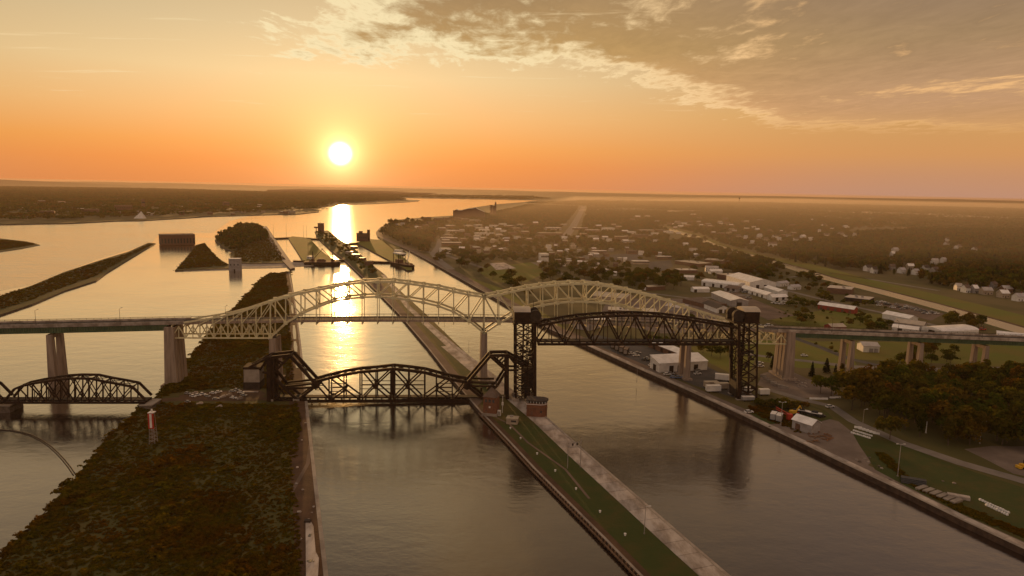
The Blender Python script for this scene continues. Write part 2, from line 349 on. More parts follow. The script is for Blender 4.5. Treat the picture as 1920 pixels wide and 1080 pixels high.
land('lock_pier', [(540, 446), (548, 443), (580, 446), (600, 468), (625, 487), (630, 492), (585, 496), (570, 492), (556, 470)], 3.0, M['meadow'], M['wall'])
CP_L = [(590, 434), (597, 448), (620, 469), (648, 490), (690, 530), (745, 586), (800, 650), (850, 714), (900, 772), (950, 824), (1000, 878), (1060, 938), (1130, 1008), (1205, 1085), (1240, 1120)]
CP_R = [(1420, 1120), (1376, 1085), (1290, 1012), (1200, 934), (1100, 848), (1030, 786), (960, 730), (905, 692), (850, 648), (770, 575), (740, 536), (722, 515), (690, 490), (660, 462), (640, 450), (615, 432)]
land('centre_pier', CP_L + CP_R, 3.0, M['lawn'], M['wall'])
land('lock_pier', [(668, 455), (690, 448), (718, 450), (742, 470), (768, 492), (773, 506), (764, 507), (742, 494), (700, 472)], 3.0, M['meadow'], M['wall'])
land('lock_pier', [(712, 447), (722, 446), (748, 462), (762, 474), (756, 478), (735, 466)], 3.0, M['grass'], M['wall'])
MAIN = [(2100, 1116), (1920, 1030), (1800, 974), (1700, 925), (1600, 878), (1500, 830), (1400, 783), (1300, 737), (1200, 693), (1100, 648), (1030, 617), (930, 560), (850, 515), (800, 487), (762, 467), (732, 455), (708, 443), (705, 435), (712, 427), (728, 418), (745, 412), (800, 407), (850, 404), (852, 397), (880, 390), (930, 383), (985, 378.5), (1000, 376.5)]
mp_ = [(2300, 1200)] + MAIN
P = GP(mp_, 3.5) + [(9000, 30000, 3.5), (12000, 41000, 3.5), (45000, 41000, 3.5), (45000, -600, 3.5), (900, -600, 3.5)]
b = MB(); b.prism(P, -1.2, 3.5, 0, 1); tag(b.build('mainland', [M['farland'], M['wall']]), kind='structure')
# far shore on the left with the city
P = GP([(-900, 452), (-60, 422), (60, 419.5), (130, 418.5), (215, 414), (260, 413.5), (340, 409), (400, 405), (440, 404.5), (480, 403), (560, 401), (598, 397), (598, 394), (585, 391), (570, 389.5), (625, 386), (640, 383.5), (700, 382), (760, 379), (784, 377), (787, 375.2), (740, 372.5)], 3.5) + [(-3000, 41000, 3.5), (-45000, 41000, 3.5), (-45000, 1500, 3.5)]
b = MB(); b.prism(P, -1.2, 3.5, 0, 1); tag(b.build('far_shore', [M['farland'], M['stone']]), kind='structure')
P = GP([(480, 371.5), (560, 371), (640, 370.6), (720, 370.8), (800, 371.6), (870, 372.6), (930, 373.6), (985, 375), (1040, 376)], 3.5) + [(9000, 22000, 3.5), (9000, 41000, 3.5), (-9000, 41000, 3.5), (-5000, 14000, 3.5)]
b = MB(); b.prism(P, -1.2, 3.5, 0, 1); tag(b.build('far_shore', [M['farland'], M['stone']]), kind='structure')
# low ridges along the horizon
def ridge(name, x0, x1, y, h, seed, w=2500):
    rg = random.Random(seed); n = 60; P = []
    ph = [rg.uniform(0, 6.3) for _ in range(4)]
    for i in range(n + 1):
        u = i / n; x = x0 + (x1 - x0) * u
        e = min(1, 5 * u, 5 * (1 - u)); hh = h * e * (.78 + .12 * math.sin(9 * u + ph[0]) + .07 * math.sin(23 * u + ph[1]) + .03 * math.sin(61 * u + ph[2]))
        P += [(x, y - w + 300 * math.sin(7 * u + ph[3]), 3), (x, y, 3 + hh), (x, y + w, 3)]
    F_ = []
    for i in range(n):
        for k in (0, 1): F_.append((3*i + k, 3*i + 3 + k, 3*i + 4 + k, 3*i + 1 + k))
    b = MB(); b.add(P, F_); return tag(b.build(name, M['farland']), kind='structure')
ridge('hills', -26000, -7500, 15000, 118, 1); ridge('hills', -17000, 3000, 21000, 92, 2, 3000); ridge('hills', -2600, 16000, 17000, 82, 3, 2600)
ridge('hills', 8000, 40000, 26000, 70, 4, 3000); ridge('hills', 9000, 17500, 9800, 30, 5, 700)

# strips that follow the canal edges: concrete quays, copings and paths
def offset(line, d):
    L = [Vector((p[0], p[1], 0)) for p in line]; o = []
    for i, p in enumerate(L):
        t_ = (L[min(i + 1, len(L) - 1)] - L[max(i - 1, 0)]).normalized(); o.append(p + Vector((-t_.y, t_.x, 0)) * d)
    return o
# centre pier: left coping, right quay, footpath
cl = GP(CP_L, 3.0); cr = GP(CP_R[::-1], 3.0)
strip('quay_edge', offset(cl[2:], 1.7), 3.4, M['earth'], 3.03)
strip('quay_edge', offset(cl[2:], .5), 1.0, M['conc'], 3.06)
qr = [p for p in cr[3:]]
def slabs(parent, line, d0, d1, z, h, L, mm, name='quay_slab'):   # separate slabs with open joints along an edge
    a_, c_ = [Vector((p[0], p[1], 0)) for p in offset(line, d0)], [Vector((p[0], p[1], 0)) for p in offset(line, d1)]
    for i in range(len(a_) - 1):
        n = max(1, int((a_[i + 1] - a_[i]).length / L))
        for k in range(n):
            u0, u1 = (k + .012) / n, (k + .988) / n; P = [a_[i].lerp(a_[i+1], u0), a_[i].lerp(a_[i+1], u1), c_[i].lerp(c_[i+1], u1), c_[i].lerp(c_[i+1], u0)]
            if (P[1] - P[0]).cross(P[2] - P[0]).z < 0: P = P[::-1]
            zz = h + random.uniform(0, .05); m0 = sum(P, Vector()) / 4
            b = MB(); b.hexa([p - m0 + Vector((0, 0, -.3)) for p in P] + [p - m0 + Vector((0, 0, zz)) for p in P]); o = b.build(name, mm, parent); o.location = (m0.x, m0.y, z)
cpier_ = bpy.data.objects['centre_pier']
slabs(cpier_, qr[4:], -1.3, -9.4, 3.0, .1, 7.5, M['quay']); slabs(cpier_, qr[1:5], -1.3, -5.5, 3.0, .08, 12, M['quay'])
strip('quay_edge', offset(qr, -.6), 1.2, M['conc'], 3.12)
strip('footpath', GP([(925, 780), (955, 795), (990, 830), (1060, 880), (1105, 935)], 3.0), 1.1, M['dirt'], 3.04)
patch('service_yard', [(700, 533), (735, 531), (800, 590), (905, 692), (960, 740), (1012, 778), (985, 790), (930, 790), (900, 760), (850, 700), (780, 620)], M['drygrass'], 1, 3.0)
patch('canal_road', [(694, 532), (715, 531), (760, 585), (812, 645), (868, 712), (905, 752), (893, 763), (850, 712), (800, 648), (745, 584)], M['dirt'], 2, 3.0)
patch('pier_lawn', [(745, 563), (775, 585), (848, 650), (903, 700), (935, 730), (905, 742), (868, 706), (815, 640), (770, 590)], M['lawn'], 3, 3.0)
strip('quay', GP([(775, 583), (850, 651), (905, 695), (950, 730)], 3.0), [3, 7, 8, 6], M['quay'], 3.09)
# island: bare track along the canal wall
ir = GP([(543, 511)] + ISL_R, 3.0)
strip('canal_coping', offset(ir, -.7), 1.4, M['conc'], 3.06)
strip('dirt_track', offset(ir, -5), [8, 8, 7, 9, 10, 9, 8.5, 8.5], M['earth'], 3.02)
strip('worn_path', GP([(575, 775), (583, 830), (577, 870), (560, 900), (545, 925)], 3.0), 1.6, M['dirt'], 3.05)
strip('railway_bed', GP([(265, 752), (340, 748), (430, 746), (520, 748)], 3.0), 6.5, M['earth'], 3.04)
patch('clearing', [(335, 741), (410, 733), (480, 728), (500, 738), (478, 752), (340, 752)], M['earth'], 1, 3.0)
# mainland quay
ml = GP(MAIN[1:19], 3.5)
strip('quay', offset(ml, -4.6), [9 if i < 6 else 7 if i < 10 else 5 for i in range(len(ml))], M['gravel'], 3.53)
slabs(bpy.data.objects['mainland'], ml[:9], -1.3, -4.4, 3.5, .09, 6.0, M['quay'])
strip('quay_edge', offset(ml, -.6), 1.2, M['conc'], 3.6)
strip('quay_road', offset(ml[7:], -9), [7] * 11, M['dirt'], 3.54)
patch('storage_yard', [(1085, 636), (1120, 628), (1290, 668), (1380, 715), (1420, 745), (1375, 745), (1300, 722), (1180, 672)], M['asphalt'], 3)
patch('field', [(1290, 650), (1480, 640), (1640, 640), (1930, 645), (1930, 690), (1700, 678), (1560, 672), (1420, 662), (1400, 715), (1330, 680)], M['meadow'], 1)
patch('field', [(1380, 640), (1500, 634), (1590, 655), (1610, 690), (1500, 690), (1420, 676)], M['meadow'], 2)
patch('field', [(1440, 600), (1550, 580), (1660, 590), (1650, 618), (1490, 620)], M['meadow'], 1)
patch('field', [(1390, 560), (1500, 575), (1540, 612), (1430, 612)], M['drygrass'], 1)
strip('road', GP([(1380, 660), (1430, 668), (1520, 678), (1600, 688), (1720, 694), (1840, 694), (1960, 690)]), [5, 6, 7, 9, 11, 12, 11], M['road'], 3.58)
strip('road', GP([(1440, 618), (1490, 634), (1540, 652), (1590, 672), (1680, 693)]), 7, M['asphalt'], 3.57)
patch('parking_lot', [(1430, 700), (1470, 690), (1560, 730), (1600, 735), (1560, 748), (1480, 745), (1420, 722)], M['gravel'], 2)
patch('gravel_lot', [(1615, 694), (1700, 697), (1820, 702), (1720, 712), (1630, 708)], M['gravel'], 5)
strip('road', GP([(1440, 730), (1500, 748), (1560, 762), (1600, 790), (1690, 830), (1800, 868), (1930, 905)]), [6, 6, 6, 6, 6.5, 7, 7], M['road'], 3.58)
patch('gravel_lot', [(1808, 842), (1860, 836), (1980, 838), (1980, 905), (1900, 888), (1850, 862)], M['gravel'], 1)
patch('wharf_yard', [(1440, 792), (1470, 786), (1540, 782), (1572, 790), (1600, 812), (1622, 840), (1640, 862), (1622, 876), (1600, 872), (1500, 822)], M['gravel'], 1)
patch('field', [(1618, 806), (1650, 816), (1690, 834), (1800, 876), (1930, 918), (1990, 1050), (1920, 1016), (1800, 962), (1700, 912), (1640, 880), (1630, 862), (1612, 836), (1600, 815)], M['lawn'], 2)
patch('field', [(1400, 772), (1430, 757), (1500, 752), (1548, 770), (1562, 784), (1540, 790), (1500, 784), (1470, 792), (1440, 796)], M['lawn'], 2)
patch('field', [(975, 494), (1005, 490), (1020, 512), (990, 528), (930, 530), (900, 512), (905, 498)], M['meadow'], 1)
patch('parking_lot', [(918, 494), (945, 492), (968, 503), (930, 506)], M['quay'], 3)
patch('field', [(880, 520), (940, 540), (1010, 580), (1060, 615), (1040, 618), (940, 560)], M['meadow'], 1)
patch('parking_lot', [(1216, 491), (1257, 488), (1262, 500), (1240, 508), (1216, 503)], M['asphalt'], 2)
patch('parking_lot', [(1110, 480), (1200, 474), (1210, 490), (1140, 488)], M['asphalt'], 2)
patch('parking_lot', [(1380, 545), (1400, 556), (1490, 592), (1440, 600), (1370, 566), (1330, 548)], M['dirt'], 2)
patch('gravel_lot', [(1140, 560), (1290, 560), (1370, 600), (1380, 620), (1240, 625), (1120, 600)], M['gravel'], 1)
patch('gravel_lot', [(1640, 566), (1700, 570), (1770, 588), (1745, 602), (1690, 585)], M['dirt'], 2)
strip('road', GP([(1000, 492), (1030, 506), (1075, 520), (1180, 545), (1300, 560), (1440, 550)]), 8, M['road'], 3.57)
strip('road', GP([(1440, 536), (1500, 551), (1560, 566), (1680, 592), (1760, 612)]), 7, M['road'], 3.57)
strip('road', GP([(1478, 520), (1560, 512), (1640, 525), (1760, 545)]), 7, M['road'], 3.57)
strip('main_street', GP([(1060, 444), (1075, 424), (1088, 400), (1094, 387)]), [22, 24, 26, 28], M['road'], 3.60)
strip('road', GP([(846, 505), (828, 492), (812, 476), (822, 462), (826, 448)]), 12, M['road'], 3.57)
strip('road', GP([(905, 502), (870, 490), (835, 478), (800, 472)]), 8, M['road'], 3.58)
# power canal on the right, with its raised grass bank
pc = GP([(1232, 424), (1262, 432), (1300, 443), (1330, 458), (1372, 470), (1420, 484), (1480, 500), (1550, 522), (1640, 544), (1740, 570), (1840, 598), (1990, 642)])
strip('canal_water', pc, [30, 30, 36, 36, 32, 30, 27, 26, 25, 24, 23, 23], M['still'], 3.57)
strip('canal_bank', offset(pc, 24), [16] * 12, M['meadow'], 3.60); strip('canal_bank', offset(pc[5:], 45), [30] * 7, M['meadow'], 3.57)
strip('canal_bank', offset(pc[5:], 14.5), 5, M['earth'], 3.63); strip('canal_bank', offset(pc[5:], -15), 5, M['grass'], 3.63)
sheet_px = lambda n_, pts, lev=4: patch(n_, pts, M['still'], lev)
sheet_px('distant_water', [(1272, 378.5), (1330, 378), (1380, 379), (1290, 380.5)])
# air
# ------------------------------------------------------------------ bridges
def interp(L):
    xs = [p[0] for p in L]; ys = [p[1] for p in L]
    return lambda x: float(np.interp(x, xs, ys))
class Plane:                                             # a vertical truss plane through two surveyed ground points
    def __init__(s, a, b, width):
        s.a = Vector(a); e = Vector(b) - s.a; e.z = 0; s.e = e.normalized(); s.n = Vector((-s.e.y, s.e.x, 0)); s.w = s.n * width
        if s.n.y < 0: s.n = -s.n; s.w = s.n * width
    def p(s, x, y, far=0): return onplane(x, y, s.a, s.n) + s.w * far
def frame(xs): return list(zip(xs[:-1], xs[1:]))
def part(name, root, mm, fn, kind=None):
    b = MB(); fn(b); o = b.build(name, mm); o.parent = root; o.location = -root.location
    if kind: o['kind'] = kind
    return o
def mem(root, name, p, q, w, mm, h=None): return part(name, root, mm, lambda b: b.bar(p, q, w, h))

# ---- the road bridge: twin cream steel arches between plate-girder approaches
A0 = G(325, 722, 2); B0 = Vector((313, 436, 0))
HP = Plane(A0, B0, 11.5)
hb = thing('arch_bridge', 'long road bridge with twin cream steel arches behind the dark railway bridges', 'bridge', (A0.x, A0.y, 0))
deck = interp([(-260, 615), (-150, 612.5), (0, 609), (160, 606), (310, 602.5), (450, 599), (560, 597.5), (730, 596.5), (910, 597.5), (1080, 601), (1290, 609), (1480, 618), (1920, 635), (2200, 646)])
CR, DS, GR, PC = M['cream'], M['dsteel'], M['green'], M['pierc']
W_ = HP.w
dxs = [-260, -150, 0, 100, 200, 313] + list(np.linspace(345, 1460, 40)) + [1480, 1560, 1650, 1740, 1830, 1920, 2050, 2200]
def deckz(x, f=0): p = HP.p(x, deck(x)); return p + W_ * f
def slab(b, x0, x1, f0, f1, top, bot):
    a, c = deckz(x0), deckz(x1)
    P = [a + W_*f0, c + W_*f0, c + W_*f1, a + W_*f1]
    b.hexa([Vector((p.x, p.y, p.z + bot)) for p in P] + [Vector((p.x, p.y, p.z + top)) for p in P])
def run(name, mm, f0, f1, top, bot, x_from=-999, x_to=9999):
    part(name, hb, mm, lambda b: [slab(b, x0, x1, f0, f1, top, bot) for x0, x1 in frame(dxs) if x0 >= x_from - .1 and x1 <= x_to + .1])
run('road_deck', M['asphalt'], .06, .94, -1.05, -1.5)
for f in ((.02, .05), (.95, .98)): run('parapet', M['quay'], f[0], f[1], -.05, -2.1, -999, 345); run('parapet', M['quay'], f[0], f[1], 0, -2.1, 1460)
for f in ((.02, .05), (.95, .98)): run('fascia_beam', M['pierc'], f[0], f[1], -.9, -2.3, 345, 1460)
for f in (.03, .97):
    def rail(b, f=f):
        for x0, x1 in frame(dxs):
            a, c = deckz(x0, f), deckz(x1, f); up = Vector((0, 0, .55 if 345 <= x0 < 1460 else .75))
            b.bar(a + up, c + up, .16); b.bar(a + up * .45, c + up * .45, .12)
            n = max(2, int((c - a).length / 4))
            for i in range(n): k = a.lerp(c, i / n); b.bar(k - Vector((0, 0, .9)), k + up, .14)
    part('railing', hb, M['dgrey'], rail)
def gird(b, x0, x1, f, top, bot):
    n = max(2, int(abs(x1 - x0) / 5))
    a, c = deckz(x0, f), deckz(x1, f)
    up, dn = Vector((0, 0, top)), Vector((0, 0, bot))
    b.hexa([p for p in (a + dn, c + dn, c + dn + W_ * .02, a + dn + W_ * .02, a + up, c + up, c + up + W_ * .02, a + up + W_ * .02)])
    b.bar(a + dn, c + dn, .7, .12)
    for i in range(n):
        k = a.lerp(c, (i + .5) / n) - HP.n * .22; b.bar(k + dn, k + up, .16, .3)
LW = [(-260, -150), (-150, 0), (0, 100), (100, 200), (200, 313)]; RW = [(1488, 1560), (1560, 1650), (1650, 1740), (1740, 1830), (1830, 1920), (1920, 2050), (2050, 2200)]
for x0, x1 in LW + RW:
    for f in (.1, .86): part('plate_girder', hb, GR, lambda b: gird(b, x0, x1, f, -2.1, -5.6 if x0 < 900 else -5.0))
# trusses
UP = interp([(345, 605), (372, 600.5), (395, 597), (440, 588.5), (475, 577), (510, 565), (552, 552.5), (575, 548), (602, 542.5), (630, 537), (657, 532), (686, 529), (725, 527.5), (740, 528.5), (770, 532.5), (796, 536.5), (826, 541), (854, 547.5), (882, 553.5), (910, 557.5), (940, 552), (967, 545.5), (994, 540.5), (1022, 536), (1050, 533.5), (1085, 532), (1108, 532.5), (1136, 536), (1164, 541.5), (1190, 547.5), (1224, 556), (1249, 563), (1266, 569), (1294, 579), (1340, 594), (1385, 607), (1425, 613)])
LO = interp([(507, 633), (535, 606), (562, 590), (590, 577.5), (622, 566), (652, 560), (681, 557), (712, 556), (740, 558.5), (770, 563), (796, 567.5), (826, 575), (854, 586), (880, 602), (908, 625), (936, 606), (967, 588), (996, 577), (1024, 571), (1052, 567), (1080, 565), (1108, 566), (1136, 568), (1165, 574), (1193, 582), (1221, 592), (1249, 604), (1270, 618), (1292, 641)])
def dk(x): return deck(x) + 8
for f in (0, 1):
    P_ = lambda x, y: HP.p(x, y, f)
    # anchor arms: deep truss under the deck and the rising upper chord
    for X0, X1, yb0, yb1, n, sgn in ((322, 507, 633.5, 634, 7, 1), (1292, 1478, 641, 645, 7, -1)):
        xs = list(np.linspace(X0, X1, n + 1)); yb = lambda x: yb0 + (yb1 - yb0) * (x - X0) / (X1 - X0)
        for i, (x0, x1) in enumerate(frame(xs)):
            mem(hb, 'bottom_chord', P_(x0, yb(x0)), P_(x1, yb(x1)), .75, CR)
            xm = (x0 + x1) / 2
            mem(hb, 'diagonal_brace', P_(x0, yb(x0)), P_(xm, dk(xm) + 2), .5, CR); mem(hb, 'diagonal_brace', P_(xm, dk(xm) + 2), P_(x1, yb(x1)), .5, CR)
            mem(hb, 'vertical_post', P_(xm, yb(xm)), P_(xm, dk(xm) + 2), .38, CR)
        for x in xs: mem(hb, 'vertical_post', P_(x, yb(x)), P_(x, dk(x)), .5, CR)
    for xs in (list(np.linspace(345, 507, 7)), list(np.linspace(1292, 1432, 6))):
        lft = xs[0] < 900
        for i, (x0, x1) in enumerate(frame(xs)):
            mem(hb, 'upper_chord', P_(x0, UP(x0)), P_(x1, UP(x1)), .95, CR)
            hi = x1 if lft else x0
            if 0 < i < len(xs) - 1:
                mem(hb, 'diagonal_brace', P_(x1 if lft else x0, UP(x1 if lft else x0)), P_(x0 if lft else x1, dk(x0 if lft else x1)), .5, CR)
            if UP(hi) < deck(hi) - 3: mem(hb, 'vertical_post', P_(hi, UP(hi)), P_(hi, dk(hi)), .55, CR)
    for X0, X1 in ((507, 908), (908, 1292)):
        xs = list(np.linspace(X0, X1, 15))
        for i, (x0, x1) in enumerate(frame(xs)):
            mem(hb, 'upper_chord', P_(x0, UP(x0)), P_(x1, UP(x1)), 1.15, CR); mem(hb, 'lower_chord', P_(x0, LO(x0)), P_(x1, LO(x1)), 1.05, CR)
            a, c = ((x0, x1) if i < 7 else (x1, x0)); mem(hb, 'diagonal_brace', P_(a, UP(a)), P_(c, LO(c)), .6, CR)
        for i, x in enumerate(xs):
            for yy in (UP(x), LO(x)):
                g_ = P_(x, yy); part('gusset_plate', hb, CR, lambda b: b.bar(g_ - HP.e * 1.1, g_ + HP.e * 1.1, .9 if False else 1.3, 1.9))
            if i in (0, 14): continue
            mem(hb, 'vertical_post', P_(x, UP(x)), P_(x, min(LO(x), dk(x)) if LO(x) < dk(x) else LO(x)), .55, CR)
            if LO(x) < dk(x) - 4: mem(hb, 'hanger', P_(x, LO(x)), P_(x, dk(x)), .36, CR)
    for x in (507, 908, 1292): mem(hb, 'vertical_post', P_(x, UP(x)), P_(x, LO(x)), .7, CR)
xs = list(np.linspace(507, 908, 15)) + list(np.linspace(908, 1292, 15))[1:]
for i, x in enumerate(xs):
    mem(hb, 'cross_strut', HP.p(x, UP(x)), HP.p(x, UP(x), 1), .6, CR)
    if LO(x) < dk(x) - 6: mem(hb, 'cross_strut', HP.p(x, LO(x)), HP.p(x, LO(x), 1), .5, CR)
    if LO(x) < dk(x) - 6 and i % 2: mem(hb, 'sway_brace', HP.p(x, UP(x)), HP.p(x, LO(x), 1), .35, CR); mem(hb, 'sway_brace', HP.p(x, UP(x), 1), HP.p(x, LO(x)), .35, CR)
    if i < len(xs) - 1:
        x1 = xs[i + 1]; mem(hb, 'lateral_brace', HP.p(x, UP(x)), HP.p(x1, UP(x1), 1), .32, CR); mem(hb, 'lateral_brace', HP.p(x, UP(x), 1), HP.p(x1, UP(x1)), .32, CR)
def beams(b):
    for x in xs + list(np.linspace(322, 500, 8)) + list(np.linspace(1300, 1478, 8)):
        b.bar(HP.p(x, dk(x) + 2), HP.p(x, dk(x) + 2, 1), .5, 1.1)
part('floor_beam', hb, CR, beams, 'stuff')
# piers: two tapered shafts, a cross beam and a base
def pier(x, ytop, base_z, wtop, wbot, solid=False, two=None, low=None):
    c = HP.p(x, ytop); top = c.z; pr = part('pier', hb, PC, lambda b: b.box(c.x + W_.x*.5, c.y + W_.y*.5, base_z - 3, wbot * .8, 12 if not solid else 14, 2.4, math.atan2(HP.e.y, HP.e.x)))
    e, n = HP.e, HP.n
    def shaft(b, f, w0, w1, d0, d1, z1=None):
        z1 = top if z1 is None else z1
        m0 = Vector((c.x, c.y, 0)) + W_ * f
        P = []
        for z, w, d in ((base_z, w1, d1), (z1, w0, d0)):
            for sx_, sy_ in ((-1, -1), (1, -1), (1, 1), (-1, 1)): P.append(Vector((m0.x, m0.y, z)) + e * (sx_ * w / 2) + n * (sy_ * d / 2))
        b.hexa(P)
    def sub(name, fn):
        b = MB(); fn(b); o = b.build(name, PC); o.parent = pr; return o
    if solid:
        sub('shaft', lambda b: shaft(b, .5, wtop, wbot, 15, 17)); 
        for k in range(3): sub('rib', lambda b: shaft(b, .12 + .38 * k, wtop + .8, wbot + 1.0, 2.6, 3.0))
        sub('footing', lambda b: b.prism([tuple(Vector((c.x, c.y, 0)) + W_*.5 + e*(a*(wbot/2+1.5)) + n*(d*10.5))[:2] for a, d in ((-1,-1),(1,-1),(1,1),(-1,1))], base_z - 3, base_z + 1.2))
    else:
        for f in (.08, .92): sub('column', lambda b: shaft(b, f, wtop, wbot, wtop * .95, wbot * .95))
        sub('cap_beam', lambda b: b.bar(Vector((c.x, c.y, top - 1.1)) - W_ * .02, Vector((c.x, c.y, top - 1.1)) + W_ * 1.02, wtop * .9, 2.0))
        if low: sub('tie_wall', lambda b: b.bar(Vector((c.x, c.y, base_z + 1.4)) + W_ * .1, Vector((c.x, c.y, base_z + 1.4)) + W_ * .9, wbot * .5, 2.8))
        sub('footing', lambda b: b.prism([tuple(Vector((c.x, c.y, 0)) + W_*.5 + e*(a*(wbot/2+1)) + n*(d*8.5))[:2] for a, d in ((-1,-1),(1,-1),(1,1),(-1,1))], base_z - 3, base_z + .9))
    b = MB(); b.bar(Vector((c.x, c.y, top)) + W_ * .05, Vector((c.x, c.y, top)) + W_ * .95, wtop * .8, .5); o = b.build('bearing', DS); o.parent = pr
    return pr
pier(92, 628, 0, 3.0, 4.2); pier(-95, 631, 0, 3.0, 4.2); pier(318, 613, 2, 5.2, 7.0, True); pier(511, 634.5, 3, 3.6, 5.0, False)
pier(908, 626, 3, 3.6, 4.4); pier(1292, 642, 3.5, 2.8, 3.6); pier(1483, 622, 3.5, 4.6, 6.2, True)
pier(1600, 640, 3.5, 2.5, 3.5); pier(1729, 644, 3.5, 2.5, 3.5); pier(1852, 649, 3.5, 2.5, 3.5, low=True); pier(2010, 654, 3.5, 2.5, 3.5)
# lamp posts on the deck
LPX = [(67, 'left'), (225, 0), (423, 0), (1560, 0), (1684, 0), (1842, 0)]
lamp_lab = ['tall lamp post on the green girder bridge left of the slotted pier', 'tall lamp post on the bridge parapet left of the broad ribbed pier', 'tall lamp post where the cream truss rises from the deck at the left', 'slim lamp post on the right-hand girder span near the broad orange-lit pier', 'slim lamp post on the right-hand girder span above the middle twin-column pier', 'slim lamp post on the right-hand girder span near the pier with a base wall']
for (x, _), lab in zip(LPX, lamp_lab):
    p = deckz(x, .015); r = thing('lamp_post', lab, 'lamp post', p, 0, 'lamp posts on the road bridge')
    b = MB(); b.cyl((0, 0, -.9), (0, 0, 7.8), .13, .08, 6); b.build('pole', M['dgrey'], r)
    b = MB(); b.bar((0, 0, 7.8), (.1, 2.2, 8.2), .1); b.box(.1, 2.3, 8.1, .4, .9, .2); b.build('lamp_head', M['dgrey'], r)

# ---- bascule railway bridge: two leaves hung from counterweighted towers
BP = Plane(G(506, 752, 3), G(952, 748, 3), 8.5)
bb = thing('bascule_bridge', 'dark double-leaf railway bascule bridge with boxy counterweight low across the sunlit canal', 'bridge', (BP.a.x, BP.a.y, 0))
top = [(591, 716), (615, 709.5), (645, 702.5), (675, 697.5), (705, 695), (735.5, 691.5), (766, 694.5), (796, 698.5), (818, 704.5), (843, 711), (876, 717)]
bot = 750
for f in (0, 1):
    Q = lambda x, y: BP.p(x, y, f)
    for (a, c) in frame(top): mem(bb, 'upper_chord', Q(*a), Q(*c), 1.3, DS, 1.5)
    for x0, x1 in frame([545, 591, 618, 675, 705, 735.5, 766, 796, 850, 876, 908]): mem(bb, 'lower_chord', Q(x0, bot + 2), Q(x1, bot + 2), 1.0, DS, 1.6)
    posts = [(617, 708), (645, 702), (675, 697), (705, 695), (766, 694), (796, 698), (818, 705), (848, 712)]
    for x, y in posts: mem(bb, 'vertical_post', Q(x, y), Q(x, bot), .62, DS)
    for dx in (-2.4, 2.4): mem(bb, 'vertical_post', Q(735.5 + dx, 691), Q(735.5 + dx, bot), .8, DS)
    for seg in [((594, 722), (619, 750)), ((619, 709), (675, 750)), ((645, 733), (620, 750)), ((681, 698), (703, 724)), ((703, 724), (733, 750)), ((733, 696), (703, 724)), ((703, 724), (678, 750)),
                ((872, 722), (850, 750)), ((843, 712), (792, 750)), ((819, 732), (846, 750)), ((738, 696), (764, 724)), ((764, 724), (791, 750)), ((790, 700), (764, 724)), ((764, 724), (738, 750))]:
        mem(bb, 'diagonal_brace', Q(*seg[0]), Q(*seg[1]), .75, DS)
    for x0, x1, y in [(676, 732, 722), (676, 732, 729), (739, 794, 722), (739, 794, 729), (619, 645, 727), (619, 645, 734), (819, 847, 727), (819, 847, 734), (590, 603, 731)]: mem(bb, 'horizontal_strut', Q(x0, y), Q(x1, y), .34, DS)
    for (x, y), r_ in (((703, 724), 1.2), ((764, 724), 1.2), ((645, 733), .9), ((819, 732), .9), ((592, 722), 2.3), ((876, 723), 2.3), ((620, 749), 1.0), ((848, 749), 1.0)):
        o = part('gusset_plate', bb, DS, lambda b: b.cyl(Q(x, y) - BP.n * .7, Q(x, y) + BP.n * .7, r_, None, 8))
    # towers and links, left then right
    for segs in ([((591, 719), (544, 667), 1.5), ((501, 671), (544, 666), 1.5), ((465, 690), (501, 671), 1.2), ((505, 669), (505, 752), 2.2), ((512, 671), (512, 752), 1.4), ((544, 668), (511, 701), 1.2), ((511, 702), (532, 727), 1.3), ((532, 727), (558, 750), 1.2), ((531, 725), (590, 719), 1.1), ((532, 729), (590, 726), 1.1), ((592, 724), (560, 749), 1.4), ((510, 700), (492, 698), 1.0), ((487, 694), (502, 672), 1.0), ((512, 672), (530, 680), .7), ((511, 683), (520, 692), .7), ((510, 752), (560, 752), 1.3), ((515, 735), (530, 750), .7), ((532, 727), (514, 750), .8)],
                 [((876, 718), (919, 668), 1.5), ((919, 667), (953, 666), 1.5), ((953, 666), (990, 687), 1.2), ((951, 668), (951, 748), 2.0), ((920, 669), (948, 694), 1.2), ((948, 697), (933, 722), 1.3), ((933, 723), (915, 738), 1.1), ((876, 717), (928, 718), 1.0), ((878, 723), (928, 725), 1.0), ((878, 725), (904, 746), 1.4), ((948, 694), (972, 694), 1.0), ((954, 668), (972, 690), 1.0), ((937, 685), (947, 674), .7), ((932, 681), (944, 670), .7), ((904, 735), (904, 752), 1.2), ((876, 752), (952, 750), 1.3)]):
        for p, q_, w in segs: mem(bb, 'tower_strut', Q(*p), Q(*q_), w, DS)
for x, y in top + [(544, 667), (503, 671), (919, 668), (952, 666), (532, 727), (931, 723), (511, 701), (948, 695)]: mem(bb, 'cross_strut', BP.p(x, y), BP.p(x, y, 1), .7, DS)
for (a, c) in frame(top) + [((591, 719), (544, 667)), ((876, 718), (919, 668))]:
    for f in (0, 1):
        mem(bb, 'lateral_brace', BP.p(*a, f), BP.p(*c, 1 - f), .36, DS)
part('track_deck', bb, M['dgrey'], lambda b: [b.bar((BP.p(x0, 748) + BP.w * .5), (BP.p(x1, 748) + BP.w * .5), 4.2, .9) for x0, x1 in frame([503, 560, 650, 735, 820, 876, 955])])
part('floor_beam', bb, DS, lambda b: [b.bar(BP.p(x, 750), BP.p(x, 750, 1), .5, 1.0) for x in np.linspace(520, 940, 29)], 'stuff')
